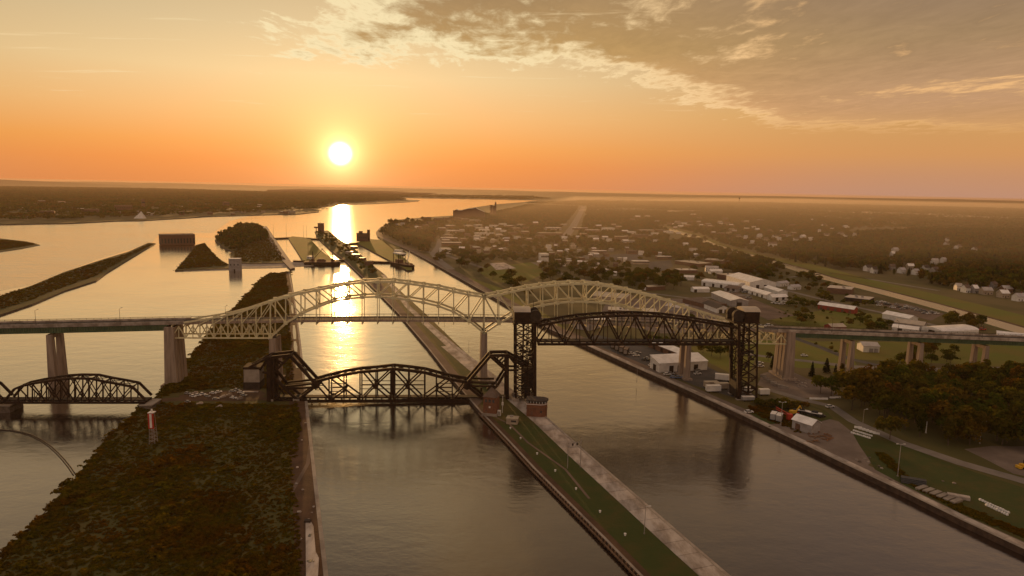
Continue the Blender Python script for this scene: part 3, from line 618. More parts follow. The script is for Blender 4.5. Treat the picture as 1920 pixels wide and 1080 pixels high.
part('walkway_rail', bb, DS, lambda b: [b.bar(BP.p(x0, 745.5, -.08), BP.p(x1, 745.5, -.08), .12) for x0, x1 in frame(list(np.linspace(560, 905, 12)))] + [b.bar(BP.p(x, 745.5, -.08), BP.p(x, 750, -.08), .1) for x in np.linspace(560, 905, 40)])
def cwt(b):
    p, q_ = BP.p(457.5, 690), BP.p(487, 729); w = (BP.p(487, 690) - p); c = (p + q_) / 2 + BP.w * .5
    b.bar(c - w / 2, c + w / 2, 9.5, p.z - q_.z)
cw = part('counterweight', bb, M['conc'], cwt)
def cwt2(b):
    p, q_ = BP.p(456.8, 716.5), BP.p(487.7, 730); w = (BP.p(487.7, 716.5) - p); c = (p + q_) / 2 + BP.w * .5; b.bar(c - w / 2, c + w / 2, 9.9, p.z - q_.z)
part('counterweight', bb, M['dgrey'], cwt2)
def cwt3(b):
    p, q_ = BP.p(456, 688), BP.p(489, 692); w = (BP.p(489, 688) - p); c = (p + q_) / 2 + BP.w * .5; b.bar(c - w / 2, c + w / 2, 10, p.z - q_.z)
part('counterweight_frame', bb, DS, cwt3)
def cwr(b):
    p, q_ = BP.p(980, 690), BP.p(1001, 728); w = (BP.p(1001, 690) - p); c = (p + q_) / 2 + BP.w * .5; b.bar(c - w / 2, c + w / 2, 9.5, p.z - q_.z)
part('counterweight', bb, M['dgrey'], cwr)
for x in (507, 556): part('pier', bb, M['conc'], lambda b: b.prism([tuple(BP.p(x - 6, 752, -.1))[:2], tuple(BP.p(x + 6, 752, -.1))[:2], tuple(BP.p(x + 6, 752, 1.1))[:2], tuple(BP.p(x - 6, 752, 1.1))[:2]], -.5, 4.2))

# ---- vertical lift bridge, its span hoisted high
LPn = Plane(G(985, 752, 3), G(1400, 749, 3.5), 11)
lb = thing('lift_bridge', 'dark railway lift bridge with its truss span raised between two lattice towers', 'bridge', (LPn.a.x, LPn.a.y, 0))
ltop = interp([(1010, 611), (1043, 604), (1086, 597), (1139, 593), (1193, 591.5), (1246, 594), (1294, 600), (1336, 607), (1384, 615)])
xt = [1034, 1087, 1139, 1192, 1246, 1300, 1350]; xb = [1008, 1060, 1113, 1166, 1219, 1273, 1325, 1384]
yb = lambda x: 645.5
for f in (0, 1):
    Q = lambda x, y: LPn.p(x, y, f)
    pts = [1008] + xt + [1384]
    for x0, x1 in frame(sorted(set([1010] + xt + xb[1:]))): mem(lb, 'upper_chord', Q(x0, ltop(x0)), Q(x1, ltop(x1)), 1.0, DS, 1.2)
    for x0, x1 in frame(xb): mem(lb, 'lower_chord', Q(x0, yb(x0)), Q(x1, yb(x1)), .95, DS, 1.3)
    for i, x in enumerate(xt):
        mem(lb, 'diagonal_brace', Q(xb[i], yb(xb[i])), Q(x, ltop(x)), .8, DS); mem(lb, 'diagonal_brace', Q(x, ltop(x)), Q(xb[i + 1], yb(xb[i + 1])), .8, DS)
    for x in sorted(xt + xb[:-1]): mem(lb, 'vertical_post', Q(x, ltop(x)), Q(x, yb(x)), .48, DS)
    for x0, x1 in frame(sorted(xt + xb)): pass
for x in sorted(xt + xb): mem(lb, 'cross_strut', LPn.p(x, ltop(x)), LPn.p(x, ltop(x), 1), .55, DS)
for i, (x0, x1) in enumerate(frame(sorted(xt + xb))):
    mem(lb, 'lateral_brace', LPn.p(x0, ltop(x0)), LPn.p(x1, ltop(x1), 1), .32, DS); mem(lb, 'lateral_brace', LPn.p(x0, ltop(x0), 1), LPn.p(x1, ltop(x1)), .32, DS)
part('track_deck', lb, M['dgrey'], lambda b: b.bar(LPn.p(1008, 643) + LPn.w * .5, LPn.p(1384, 643) + LPn.w * .5, 5, .8))
part('floor_beam', lb, DS, lambda b: [b.bar(LPn.p(x, 645), LPn.p(x, 645, 1), .5, 1.0) for x in np.linspace(1010, 1382, 29)], 'stuff')
def tower(xs_, xr, ytop, ybase, zb):                     # xs_: span-side leg, xr: rear leg
    t_ = [None]
    lev = list(np.linspace(ytop, ybase, 8))
    sg = 1 if xr > xs_ else -1
    rear = lambda y: xr - sg * 0 + (y - ytop) / (ybase - ytop) * (-2.0 * sg if sg > 0 else 0)
    for f in (0, 1):
        Q = lambda x, y: LPn.p(x, y, f)
        mem(lb, 'tower_leg', Q(xs_, ytop), Q(xs_, ybase), 1.7, DS); mem(lb, 'tower_leg', Q(rear(ytop), ytop), Q(rear(ybase), ybase), 1.0, DS)
        for i, (y0, y1) in enumerate(frame(lev)):
            mem(lb, 'tower_brace', Q(xs_, y0), Q(rear(y1), y1), .5, DS); mem(lb, 'tower_brace', Q(rear(y0), y0), Q(xs_, y1), .5, DS)
            mem(lb, 'tower_strut', Q(xs_, y1), Q(rear(y1), y1), .45, DS)
    for y0, y1 in frame(lev):
        for g in (xs_, rear((y0 + y1) / 2)):
            if y0 < 600 or True:
                a, c, d_, e_ = LPn.p(g, y0), LPn.p(g, y1, 1), LPn.p(g, y0, 1), LPn.p(g, y1)
                if g != xs_ or y0 > 700: continue
                mem(lb, 'tower_brace', a, c, .36, DS); mem(lb, 'tower_brace', d_, e_, .36, DS)
        mem(lb, 'tower_strut', LPn.p(xs_, y1), LPn.p(xs_, y1, 1), .45, DS); mem(lb, 'tower_strut', LPn.p(rear(y1), y1), LPn.p(rear(y1), y1, 1), .45, DS)
    # machine house, its roof, sheaves and the lowered counterweight
    e = LPn.e * sg; mid = LPn.w * .5; z1 = LPn.p(xs_, ytop).z
    L_ = (LPn.p(xr, ytop) - LPn.p(xs_, ytop)).length
    c0 = LPn.p(xs_, ytop) + mid
    part('machine_house', lb, DS, lambda b: b.bar(c0 + e * (L_ * .30) + Vector((0, 0, 3.4)), c0 + e * (L_ + .8) + Vector((0, 0, 3.4)), 12.4, 6.4))
    def roof(b):
        n_ = 8; a = c0 + e * (L_ * .24) + Vector((0, 0, 6.6)); q_ = c0 + e * (L_ + 1.3) + Vector((0, 0, 6.6)); P = []
        for k in range(n_ + 1):
            u = k / n_; yy = LPn.n * (13.2 * (u - .5)); zz = Vector((0, 0, 2.0 * math.sin(math.pi * u) ** .7))
            P += [a + yy + zz, q_ + yy + zz]
        b.add(P, [(2*k, 2*k + 1, 2*k + 3, 2*k + 2) for k in range(n_)] + [tuple(range(0, 2*n_ + 2, 2)), tuple(range(1, 2*n_ + 2, 2))[::-1], (0, 1, 2*n_ + 1, 2*n_)])
    part('roof', lb, M['tanroof'], roof)
    for f in (.08, .92):
        def sheave(b, f=f):
            c = LPn.p(xs_, ytop) + LPn.w * f + Vector((0, 0, 4.4)) - e * .3; b.cyl(c - LPn.n * 1.3, c + LPn.n * 1.3, 3.1, None, 18); b.bar(c - Vector((0, 0, 3.4)), c - Vector((0, 0, 1.4)), 5.4, 2.4); b.cyl(c - LPn.n * 1.1, c + LPn.n * 1.1, .9, None, 8)
        part('sheave', lb, M['dgrey'], sheave)
    part('sheave_platform', lb, DS, lambda b: (b.bar(c0 - e * 3.2 + Vector((0, 0, .4)), c0 + e * (L_ + 1.0) + Vector((0, 0, .4)), 13, .8)))
    part('counterweight', lb, M['dgrey'], lambda b: b.bar(Vector((c0.x, c0.y, zb + 5.5)) + e * 1.6, Vector((c0.x, c0.y, zb + 5.5)) + e * 5.2, 9.0, 8.5))
    for f in (.15, .85): mem(lb, 'hoist_cable', Vector((c0.x, c0.y, zb + 9)) + e * 3.4 - mid + LPn.w * f, Vector((c0.x, c0.y, z1)) + e * 3.4 - mid + LPn.w * f, .45, DS)
    part('stair_tower', lb, DS, lambda b: b.cyl(Vector((c0.x, c0.y, zb)) + e * (L_ * .55), Vector((c0.x, c0.y, z1)) + e * (L_ * .55), .5, None, 6))
    part('mast', lb, DS, lambda b: b.cyl(c0 + e * .5 + Vector((0, 0, 7)), c0 + e * .5 + Vector((0, 0, 12)), .18, .1, 6))
    for f in (0, 1):
        for x in (xs_, rear(ybase)):
            p = LPn.p(x, ybase, f); part('footing', lb, M['conc'], lambda b: b.prism([(p.x - 1.6, p.y - 1.6), (p.x + 1.6, p.y - 1.6), (p.x + 1.6, p.y + 1.6), (p.x - 1.6, p.y + 1.6)], zb - 1, p.z + .4))
tower(1003, 967.5, 607, 748, 3.0); tower(1385, 1420, 606, 749, 3.5)
def mech(b):
    rg = random.Random(3)
    for k in range(26):
        f = rg.random(); x = rg.uniform(1388, 1418); y = rg.uniform(625, 735); p = LPn.p(x, y, f); b.box(p.x, p.y, p.z, rg.uniform(.8, 2.4), rg.uniform(.8, 2), rg.uniform(.6, 2))
        x = rg.uniform(970, 1000); y = rg.uniform(650, 690); p = LPn.p(x, y, f); b.box(p.x, p.y, p.z, rg.uniform(.8, 2.4), rg.uniform(.8, 2), rg.uniform(.6, 2))
part('hoist_machinery', lb, M['dgrey'], mech, 'stuff')

# ---- camelback truss bridge at the left edge
CPn = Plane(G(8, 757, 5.5), G(272, 757, 5.5), 7.5)
def camelback(x0, root, ctop, rng_x):
    for f in (0, 1):
        Q = lambda x, y: CPn.p(x + x0, y, f)
        bx = list(np.linspace(8, 272, 11))
        for a, c in frame(bx): mem(root, 'lower_chord', Q(a, 755), Q(c, 755), .95, DS, 1.1)
        tp = [(8, 752)] + ctop + [(272, 749)]
        for a, c in frame(tp): mem(root, 'upper_chord', Q(*a), Q(*c), .95, DS, 1.1)
        ty = interp(tp)
        for i, x in enumerate(bx[1:-1]): mem(root, 'vertical_post', Q(x, ty(x)), Q(x, 754), .5, DS)
        for i, (a, c) in enumerate(frame(bx)):
            if i in (0, 9): continue
            s_, e_ = (a, c) if i < 5 else (c, a)
            mem(root, 'diagonal_brace', Q(s_, ty(s_)), Q(e_, 754), .5, DS)
            m_ = (a + c) / 2; mem(root, 'vertical_post', Q(m_, (ty(s_) + 754) / 2 - (0 if 2 <= i <= 7 else 0)), Q(m_, 754), .3, DS)
            if 2 <= i <= 7: mem(root, 'counter_brace', Q(e_, ty(e_)), Q(s_, 754), .36, DS)
    ty = interp([(8, 752)] + ctop + [(272, 749)]); bx = list(np.linspace(8, 272, 11))
    for x, y in ctop: mem(root, 'cross_strut', CPn.p(x + x0, y), CPn.p(x + x0, y, 1), .45, DS)
    for a, c in frame(ctop):
        for f in (0, 1): mem(root, 'lateral_brace', CPn.p(a[0] + x0, a[1], f), CPn.p(c[0] + x0, c[1], 1 - f), .28, DS)
    part('track_deck', root, M['dgrey'], lambda b: b.bar(CPn.p(8 + x0, 753) + CPn.w * .5, CPn.p(272 + x0, 753) + CPn.w * .5, 4, .7))
    part('floor_beam', root, DS, lambda b: [b.bar(CPn.p(x + x0, 755.5), CPn.p(x + x0, 755.5, 1), .4, .8) for x in np.linspace(10, 270, 21)], 'stuff')
ct = [(27, 729.5), (40, 724), (66, 718.5), (88, 715), (114, 711), (140, 709.5), (171, 710), (196, 715.5), (222, 720), (248, 725)]
cbr = thing('truss_bridge', 'low dark humped truss bridge running from the left edge to the scrub island', 'bridge', (CPn.a.x, CPn.a.y, 0))
camelback(0, cbr, ct, 0)
cb2 = thing('truss_bridge', 'cut-off end of the next dark truss span beyond the stone pier at the left edge', 'bridge', tuple(CPn.p(-132, 757)[:2]) + (0,))
camelback(-266, cb2, ct, 0)
def rp_(x0, x1, y, zt, name, lab, zb=-2):
    a, c = CPn.p(x0, y), CPn.p(x1, y); P = [a - CPn.w * .25, c - CPn.w * .25, c + CPn.w * 1.25, a + CPn.w * 1.25]
    o = thing(name, lab, 'bridge pier', (a.x, a.y, 0)); b = MB(); b.prism([tuple(p)[:2] for p in P], zb, zt, 0, None, .93); q_ = b.build('shaft', M['stone'], o); q_.location = -o.location
    b = MB(); b.prism([tuple(Vector(p))[:2] for p in P], zt, zt + .5); q_ = b.build('cap', M['conc'], o); q_.location = -o.location
rp_(-12, 22, 757, 4.6, 'bridge_pier', 'dark masonry pier in the water under the joint of the two low truss spans'); rp_(263, 288, 757, 4.8, 'bridge_abutment', 'stone abutment on the island shore carrying the right end of the low truss', 0)
# ------------------------------------------------------------------ kits: trees, buildings, small things
AUTO = []                                               # (object, look, pixel) waiting for a label that singles it out
LMK = []                                                # findable landmarks (phrase, pixel)
OCC = []                                                # building footprints: x, y, half width, half depth, height
def auto(o, look, p): AUTO.append((o, look, W(p))); return o

def leafball(rg, lobes, n, size, squash=.8, jit=.22):
    vs, fs = [], []
    w = np.array([l[3] ** 2 for l in lobes]); w = w / w.sum()
    for k in range(n):
        l = lobes[rg.choice(len(lobes), p=w)]
        d = rg.normal(size=3); d /= np.linalg.norm(d) + 1e-9
        if d[2] < -.35: d[2] *= -.5
        r = l[3] * (1 - abs(rg.normal()) * jit)
        c = np.array(l[:3]) + d * r * np.array((1, 1, squash))
        t_ = rg.normal(size=3); t_ -= t_.dot(d) * d * .6; t_ /= np.linalg.norm(t_) + 1e-9
        u = np.cross(d + rg.normal(size=3) * .5, t_); u /= np.linalg.norm(u) + 1e-9
        s = size * (.55 + .9 * rg.random()); o = len(vs)
        for a_, b_ in ((-1, -.6), (.2, -1), (1, .3), (-.2, 1)): vs.append(tuple(c + t_ * a_ * s + u * b_ * s + d * rg.normal() * s * .25))
        fs += [(o, o + 1, o + 2), (o, o + 2, o + 3)]
    return vs, fs
def mesh_of(name, vs, fs, m_):
    me = bpy.data.meshes.new(name); me.from_pydata(vs, [], fs); me.materials.append(m_); me.update(); return me
def broad_lobes(rg, H, wd):
    L = [(0, 0, H * .62, wd * .36)]
    for k in range(rg.integers(6, 9)):
        a_ = rg.random() * 6.28; r = wd * (.18 + .2 * rg.random()); L.append((math.cos(a_) * r, math.sin(a_) * r, H * (.36 + .45 * rg.random()), wd * (.17 + .12 * rg.random())))
    L.append((rg.normal() * wd * .06, rg.normal() * wd * .06, H * .84, wd * .2)); return L
def trunk_mesh(H, rg, name='trunk'):
    b = MB(); b.cyl((0, 0, -.4), (0, 0, H * .55), H * .022, H * .010, 6)
    for k in range(4):
        a_ = rg.random() * 6.28; b.cyl((0, 0, H * (.25 + .07 * k)), (math.cos(a_) * H * .2, math.sin(a_) * H * .2, H * (.5 + .06 * k)), H * .009, H * .004, 4)
    return b.mesh(name, M['bark'])
TREES = {'broad': [], 'slim': [], 'conifer': [], 'bush': []}
for i in range(8):
    rg = np.random.default_rng(40 + i); H = 10; wd = 8.5 + rg.random() * 2.5
    TREES['broad'].append((trunk_mesh(H, rg), mesh_of('crown', *leafball(rg, broad_lobes(rg, H, wd), 620, .42), M['leaf'])))
for i in range(4):
    rg = np.random.default_rng(60 + i); H = 10; L = [(rg.normal() * .25, rg.normal() * .25, z, 1.5 * math.sin(.5 + 2.3 * (z - 2.5) / 7.5) + .35) for z in np.linspace(2.5, 9.6, 7)]
    TREES['slim'].append((trunk_mesh(H, rg), mesh_of('crown', *leafball(rg, L, 480, .36), M['leaf'])))
for i in range(4):
    rg = np.random.default_rng(70 + i); vs, fs = [], []
    for z in np.linspace(1.0, 9.6, 15):
        r = 2.5 * (1 - z / 10.2) ** .85 + .15
        for k in range(11):
            a_ = rg.random() * 6.28; rr = r * (.75 + .4 * rg.random()); o = len(vs); ww = .3 + .22 * r
            c, n = math.cos(a_), math.sin(a_); zz = z + rg.normal() * .2
            vs += [(c * .1, n * .1, zz + .45), (c * rr * .7 - n * ww, n * rr * .7 + c * ww, zz - .1), (c * rr, n * rr, zz - .4), (c * rr * .7 + n * ww, n * rr * .7 - c * ww, zz - .1)]
            fs += [(o, o + 1, o + 2), (o, o + 2, o + 3)]
    TREES['conifer'].append((trunk_mesh(10, rg), mesh_of('crown', vs, fs, M['needle'])))
for i in range(4):
    rg = np.random.default_rng(80 + i); L = [(rg.normal() * 1.0, rg.normal() * 1.0, .9 + .5 * rg.random(), 1.0 + .5 * rg.random()) for _ in range(6)]
    TREES['bush'].append((trunk_mesh(3, rg, 'stem'), mesh_of('foliage', *leafball(rg, L, 260, .3, .8), M['leaf'])))
TREE_NAME = {'broad': 'broadleaf_tree', 'slim': 'slender_tree', 'conifer': 'conifer_tree', 'bush': 'shrub'}
BASEH = {'broad': 9.6, 'slim': 10.2, 'conifer': 10, 'bush': 2.6}
def tree(px, py, h, kind='broad', look=None, z=3.5, label=None, group='trees of the river town', seed=None, wide=1):
    rg = random.Random(int(px * 31 + py * 17)); tr, cr = rg.choice(TREES[kind]); p = G(px, py, z); s = h / BASEH[kind]
    r = thing(TREE_NAME[kind], label, 'shrub' if kind == 'bush' else 'tree', p, rg.random() * 6.28, group); r.scale = (s * wide, s * wide, s)
    inst('stem' if kind == 'bush' else 'trunk', tr, r); inst('foliage' if kind == 'bush' else 'crown', cr, r)
    if not label: auto(r, look or {'broad': 'rounded broadleaf tree', 'slim': 'slender upright tree', 'conifer': 'dark pointed conifer', 'bush': 'low rounded shrub'}[kind], p + Vector((0, 0, h * .5)))
    return r

# stuff: instanced on points by geometry nodes
def bank(name, meshes):
    c = bpy.data.collections.new(name)
    for i, me in enumerate(meshes): c.objects.link(bpy.data.objects.new('%s_piece' % name, me))
    return c
def scatter(name, pts, scl, coll, rnd=0, kind='stuff', tilt=0):
    n = len(pts); me = bpy.data.meshes.new(name); me.vertices.add(n); me.vertices.foreach_set('co', np.asarray(pts, dtype=np.float32).ravel())
    rg = np.random.default_rng(5 + n)
    a_ = me.attributes.new('scl', 'FLOAT_VECTOR', 'POINT'); a_.data.foreach_set('vector', np.asarray(scl, dtype=np.float32).ravel())
    ro = np.zeros((n, 3), np.float32); ro[:, 2] = rg.random(n) * 6.28
    if tilt: ro[:, :2] = rg.normal(size=(n, 2)) * tilt
    a_ = me.attributes.new('rot', 'FLOAT_VECTOR', 'POINT'); a_.data.foreach_set('vector', ro.ravel())
    a_ = me.attributes.new('pick', 'INT', 'POINT'); a_.data.foreach_set('value', rg.integers(0, 999, n).astype(np.int32))
    o = bpy.data.objects.new(name, me); COL.objects.link(o)
    ng = bpy.data.node_groups.new(name, 'GeometryNodeTree'); ng.interface.new_socket('Geometry', in_out='INPUT', socket_type='NodeSocketGeometry'); ng.interface.new_socket('Geometry', in_out='OUTPUT', socket_type='NodeSocketGeometry')
    N = ng.nodes; Lk = ng.links.new
    gi, go = N.new('NodeGroupInput'), N.new('NodeGroupOutput')
    ci = N.new('GeometryNodeCollectionInfo'); ci.inputs[0].default_value = coll; ci.inputs[1].default_value = True; ci.inputs[2].default_value = True
    ip = N.new('GeometryNodeInstanceOnPoints'); ip.inputs['Pick Instance'].default_value = True
    def attr(nm, ty):
        x = N.new('GeometryNodeInputNamedAttribute'); x.data_type = ty; x.inputs[0].default_value = nm; return x.outputs[0]
    e2r = N.new('FunctionNodeEulerToRotation')
    Lk(gi.outputs[0], ip.inputs['Points']); Lk(ci.outputs[0], ip.inputs['Instance']); Lk(attr('pick', 'INT'), ip.inputs['Instance Index'])
    Lk(attr('rot', 'FLOAT_VECTOR'), e2r.inputs[0]); Lk(e2r.outputs[0], ip.inputs['Rotation']); Lk(attr('scl', 'FLOAT_VECTOR'), ip.inputs['Scale']); Lk(ip.outputs[0], go.inputs[0])
    md = o.modifiers.new('scatter', 'NODES'); md.node_group = ng
    return tag(o, kind=kind)
def in_px(poly, n, rg, z=3.5):
    """n ground points spread evenly (by area on the ground) inside a polygon surveyed in the photograph"""
    P = np.array([p[:2] for p in GP(poly, z)]); lo, hi = P.min(0), P.max(0); out = []; tot = 0
    while tot < n:
        q = lo + (hi - lo) * rg.random((max(4 * n, 4000), 2)); q = q[inside(q, P)]; out.append(q); tot += len(q)
        if len(out) > 400: break
    q = np.concatenate(out)[:n]; return np.c_[q, np.full(len(q), z)]
BK_TREE = bank('tree', [mesh_of('tree', *leafball(np.random.default_rng(100 + i), broad_lobes(np.random.default_rng(200 + i), 10, 9.5), 200, .75), M['leaf']) for i in range(6)])
BK_MIX = bank('wood', [mesh_of('tree', *leafball(np.random.default_rng(110 + i), broad_lobes(np.random.default_rng(210 + i), 10, 9), 200, .75), M['leaf']) for i in range(5)] + [TREES['conifer'][0][1], TREES['slim'][1][1]])
def clump(seed):
    rg = np.random.default_rng(seed); L = []
    for k in range(9):
        x, y = rg.normal(size=2) * 14; h = 6 + 5 * rg.random(); L += [(x, y, h * .62, 3.2 + rg.random() * 2)]
    return leafball(rg, L, 170, 1.5)
BK_CLUMP = bank('grove', [mesh_of('grove', *clump(300 + i), M['leaf']) for i in range(6)])
def bushm(seed, n=90, s=.24):
    rg = np.random.default_rng(seed); L = [(rg.normal() * .5, rg.normal() * .5, .35 + .3 * rg.random(), .5 + .3 * rg.random()) for _ in range(4)]
    return leafball(rg, L, n, s, .75)
BK_SCRUB = bank('scrub', [mesh_of('scrub', *bushm(400 + i), M['scrub']) for i in range(8)])

def rockm(seed):
    rg = np.random.default_rng(seed); bm = bmesh.new(); bmesh.ops.create_icosphere(bm, subdivisions=1, radius=1)
    for v in bm.verts: v.co *= .7 + .5 * rg.random()
    me = bpy.data.meshes.new('stone'); bm.to_mesh(me); bm.free(); me.materials.append(M['stone']); return me
BK_ROCK = bank('stone', [rockm(500 + i) for i in range(4)])
# buildings
def bld(p0, p1, wid, h, roof='flat', wm='white', rm='greyroof', label=None, name='warehouse', cat='warehouse', look=None, doors=(), win=None, pitch=.28, z=3.5, group=None, chimney=False, sink=.6, trim=None):
    a, c = G(*p0, z), G(*p1, z); L = (c - a).length; mid = (a + c) / 2; rz = math.atan2(c.y - a.y, c.x - a.x)
    r = thing(name, label, cat, (mid.x, mid.y, z), rz, group)
    OCC.append((mid.x, mid.y, L / 2, wid / 2, rz, h)); x, y = L / 2, wid / 2; ov = .45; WM, RM = M[wm], M[rm]
    b = MB(); b.box(0, 0, -sink, L, wid, h + sink)
    rise = wid * pitch
    if roof == 'gable': b.add([(-x, -y, h), (-x, y, h), (-x, 0, h + rise)], [(0, 1, 2)][::1]); b.add([(x, -y, h), (x, y, h), (x, 0, h + rise)], [(0, 1, 2)])
    w_ = b.build('wall', WM, r)
    b = MB(); th = .22
    if roof == 'gable':
        for s in (-1, 1):
            e0, e1 = (s * (y + ov), h - ov * 2 * pitch), (0, h + rise)
            P = [(-x - ov, e0[0], e0[1] + .04), (x + ov, e0[0], e0[1] + .04), (x + ov, e1[0], e1[1] + .04), (-x - ov, e1[0], e1[1] + .04)]
            b.hexa(P + [(p[0], p[1], p[2] + th) for p in P])
    elif roof == 'barrel':
        n = 10; pr = [(-(y + .1) * math.cos(math.pi * k / n), h + .03 + rise * math.sin(math.pi * k / n)) for k in range(n + 1)]
        V = [(-x - .3, *q) for q in pr] + [(x + .3, *q) for q in pr]
        b.add(V, [(k, n + 1 + k, n + 2 + k, k + 1) for k in range(n)] + [tuple(range(n + 1)), tuple(range(n + 1, 2*n + 2))[::-1]])
    elif roof == 'hip':
        rx = max(x - y, x * .1); hh = h + rise
        b.add([(-x - ov, -y - ov, h + .03), (x + ov, -y - ov, h + .03), (x + ov, y + ov, h + .03), (-x - ov, y + ov, h + .03), (-rx, 0, hh), (rx, 0, hh)], [(0, 1, 5, 4), (2, 3, 4, 5), (1, 2, 5), (3, 0, 4), (3, 2, 1, 0)])
    elif roof == 'mono':
        P = [(-x - ov, -y - ov, h + .05), (x + ov, -y - ov, h + .05), (x + ov, y + ov, h + rise), (-x - ov, y + ov, h + rise)]; b.hexa(P + [(p[0], p[1], p[2] + th) for p in P])
        w2 = MB(); w2.add([(-x, y, h - .02), (x, y, h - .02), (x, y, h + rise - .05), (-x, y, h + rise - .05), (-x, -y, h - .02), (x, -y, h - .02)], [(0, 1, 2, 3), (0, 3, 4), (1, 5, 2)]); w2.build('gable_wall', WM, r)
    else:
        b.box(0, 0, h + .02, L + .3, wid + .3, .35)
    ro = b.build('roof', RM, r)
    if chimney: c_ = MB(); c_.box(x * .4, 0, h + rise * .6, .8, .8, rise * .6 + 1.2); c_.build('chimney', M['brick'], ro)
    if roof == 'flat' and L * wid > 500:
        rg = random.Random(int(p0[0] * 7)); 
        for k in range(3): c_ = MB(); c_.box(rg.uniform(-x, x) * .7, rg.uniform(-y, y) * .6, h + .3, 2.2, 1.8, 1.3); c_.build('roof_unit', M['galv'], ro)
    for f, u, dw, dh, dm in doors:                       # face, position 0..1, size, material
        b = MB()
        if f in 'FB': b.box(-x + L * u, (-y - .04) if f == 'F' else y + .04, 0, dw, .16, dh)
        else: b.box((-x - .04) if f == 'L' else x + .04, -y + wid * u, 0, .16, dw, dh)
        b.build('door', M[dm], r)
    if win:
        for f, n, zz, ww, wh in win:
            me = MB().box(0, 0, 0, ww, .14, wh).mesh('window', M['glass'])
            for k in range(n):
                u = (k + .5) / n
                if f in 'FB': o = inst('window', me, r, (-x + L * u, (-y - .03) if f == 'F' else y + .03, zz))
                else: o = inst('window', me, r, ((-x - .03) if f == 'L' else x + .03, -y + wid * u, zz), math.pi / 2)
    if not label: auto(r, look, mid + Vector((0, 0, h)))
    else: LMK.append((lmk_short(label), W(mid + Vector((0, 0, h)))))
    return r
def lmk_short(l): return None

# vehicles and other small things
def car_meshes(c):
    b = MB(); b.hexa([(-2.2, -.88, .35), (2.2, -.88, .35), (2.2, .88, .35), (-2.2, .88, .35), (-2.15, -.84, .92), (2.1, -.84, .85), (2.1, .84, .85), (-2.15, .84, .92)]); 
    body = b.mesh('body', M[c])
    g = MB(); g.hexa([(-1.9, -.8, .9), (1.05, -.8, .88), (1.05, .8, .88), (-1.9, .8, .9), (-1.45, -.66, 1.46), (.35, -.66, 1.46), (.35, .66, 1.46), (-1.45, .66, 1.46)]); gl = g.mesh('cabin_glass', M['glass'])
    r = MB(); r.box(-.55, 0, 1.44, 1.75, 1.28, .06); rf = r.mesh('roof', M[c]); return body, gl, rf
WHEEL = MB().cyl((0, -.12, 0), (0, .12, 0), .34, None, 10).mesh('wheel', M['rubber'])
CARM = {c: car_meshes(c) for c in ('white', 'silver', 'black', 'red', 'blue')}
def car(px, py, c, rz, label=None, z=3.5, look=None, group='parked vehicles', s=1.0):
    p = G(px, py, z); r = thing('parked_car', label, 'car', p, rz, group); r.scale = (s, s, s)
    for n_, me in zip(('body', 'cabin_glass', 'roof'), CARM[c]): inst(n_, me, r)
    for x in (-1.35, 1.35):
        for y in (-.8, .8): inst('wheel', WHEEL, r, (x, y, .34))
    if not label: auto(r, look or {'white': 'white parked car', 'silver': 'grey parked car', 'black': 'dark parked car', 'red': 'red parked car', 'blue': 'blue parked car'}[c], p)
    return r
def trailer(px, py, L, w, h, c, rz, label, name='box_trailer', cat='trailer', z=3.5, cab=None, group='trailers and boxes at the wharf'):
    p = G(px, py, z); r = thing(name, label, cat, p, rz, group)
    MB().box(0, 0, .9, L, w, h).build('body', M[c], r); MB().box(0, 0, .9 + h + .01, L + .1, w + .1, .12).build('roof', M['tanroof'] if c == 'tanwall' else M['whiteroof'], r)
    MB().box(0, 0, .55, L * .96, w * .5, .34).build('chassis', M['black'], r)
    MB().box(L / 2 + .02, 0, 1.0, .08, w * .86, h * .85).build('door', M['galv'], r)
    for x in (-L * .32, L * .3):
        for y in (-w * .42, w * .42): inst('wheel', WHEEL, r, (x, y, .42), 0, 1.25)
    if cab: MB().hexa([(-L/2 - 2.4, -w*.48, .5), (-L/2 - .2, -w*.48, .5), (-L/2 - .2, w*.48, .5), (-L/2 - 2.4, w*.48, .5), (-L/2 - 1.9, -w*.45, 2.7), (-L/2 - .2, -w*.45, 2.8), (-L/2 - .2, w*.45, 2.8), (-L/2 - 1.9, w*.45, 2.7)]).build('cab', M[cab], r)
    return r
def pole(px, py, h, label, z=3.5, arms=1, r0=.16, name='lamp_post', cat='lamp post', group='lamp posts', mm='galv', rz=0):
    p = G(px, py, z); r = thing(name, label, cat, p, rz, group)
    b = MB(); b.cyl((0, 0, -.3), (0, 0, h), r0, r0 * .6, 7); b.build('pole', M[mm], r)
    for k in range(arms):
        s = 1 if k == 0 else -1
        b = MB(); b.bar((0, 0, h - .1), (1.3 * s, 0, h + .25), .09); b.box(1.5 * s, 0, h + .12, .8, .35, .2); b.build('lamp_head', M['white'], r)
    MB().cyl((0, 0, -.3), (0, 0, .35), r0 * 2.2, r0 * 2, 7).build('base', M['conc'], r)
    return r
BLOCK = lambda mb, name, mm, px, py, rz, label, cat, group, z=3.5: tag(_blk(mb, name, mm, G(px, py, z), rz), label, cat, group)
def _blk(mb, name, mm, p, rz):
    o = mb.build(name, mm); o.location = p; o.rotation_euler = (0, 0, rz); return o
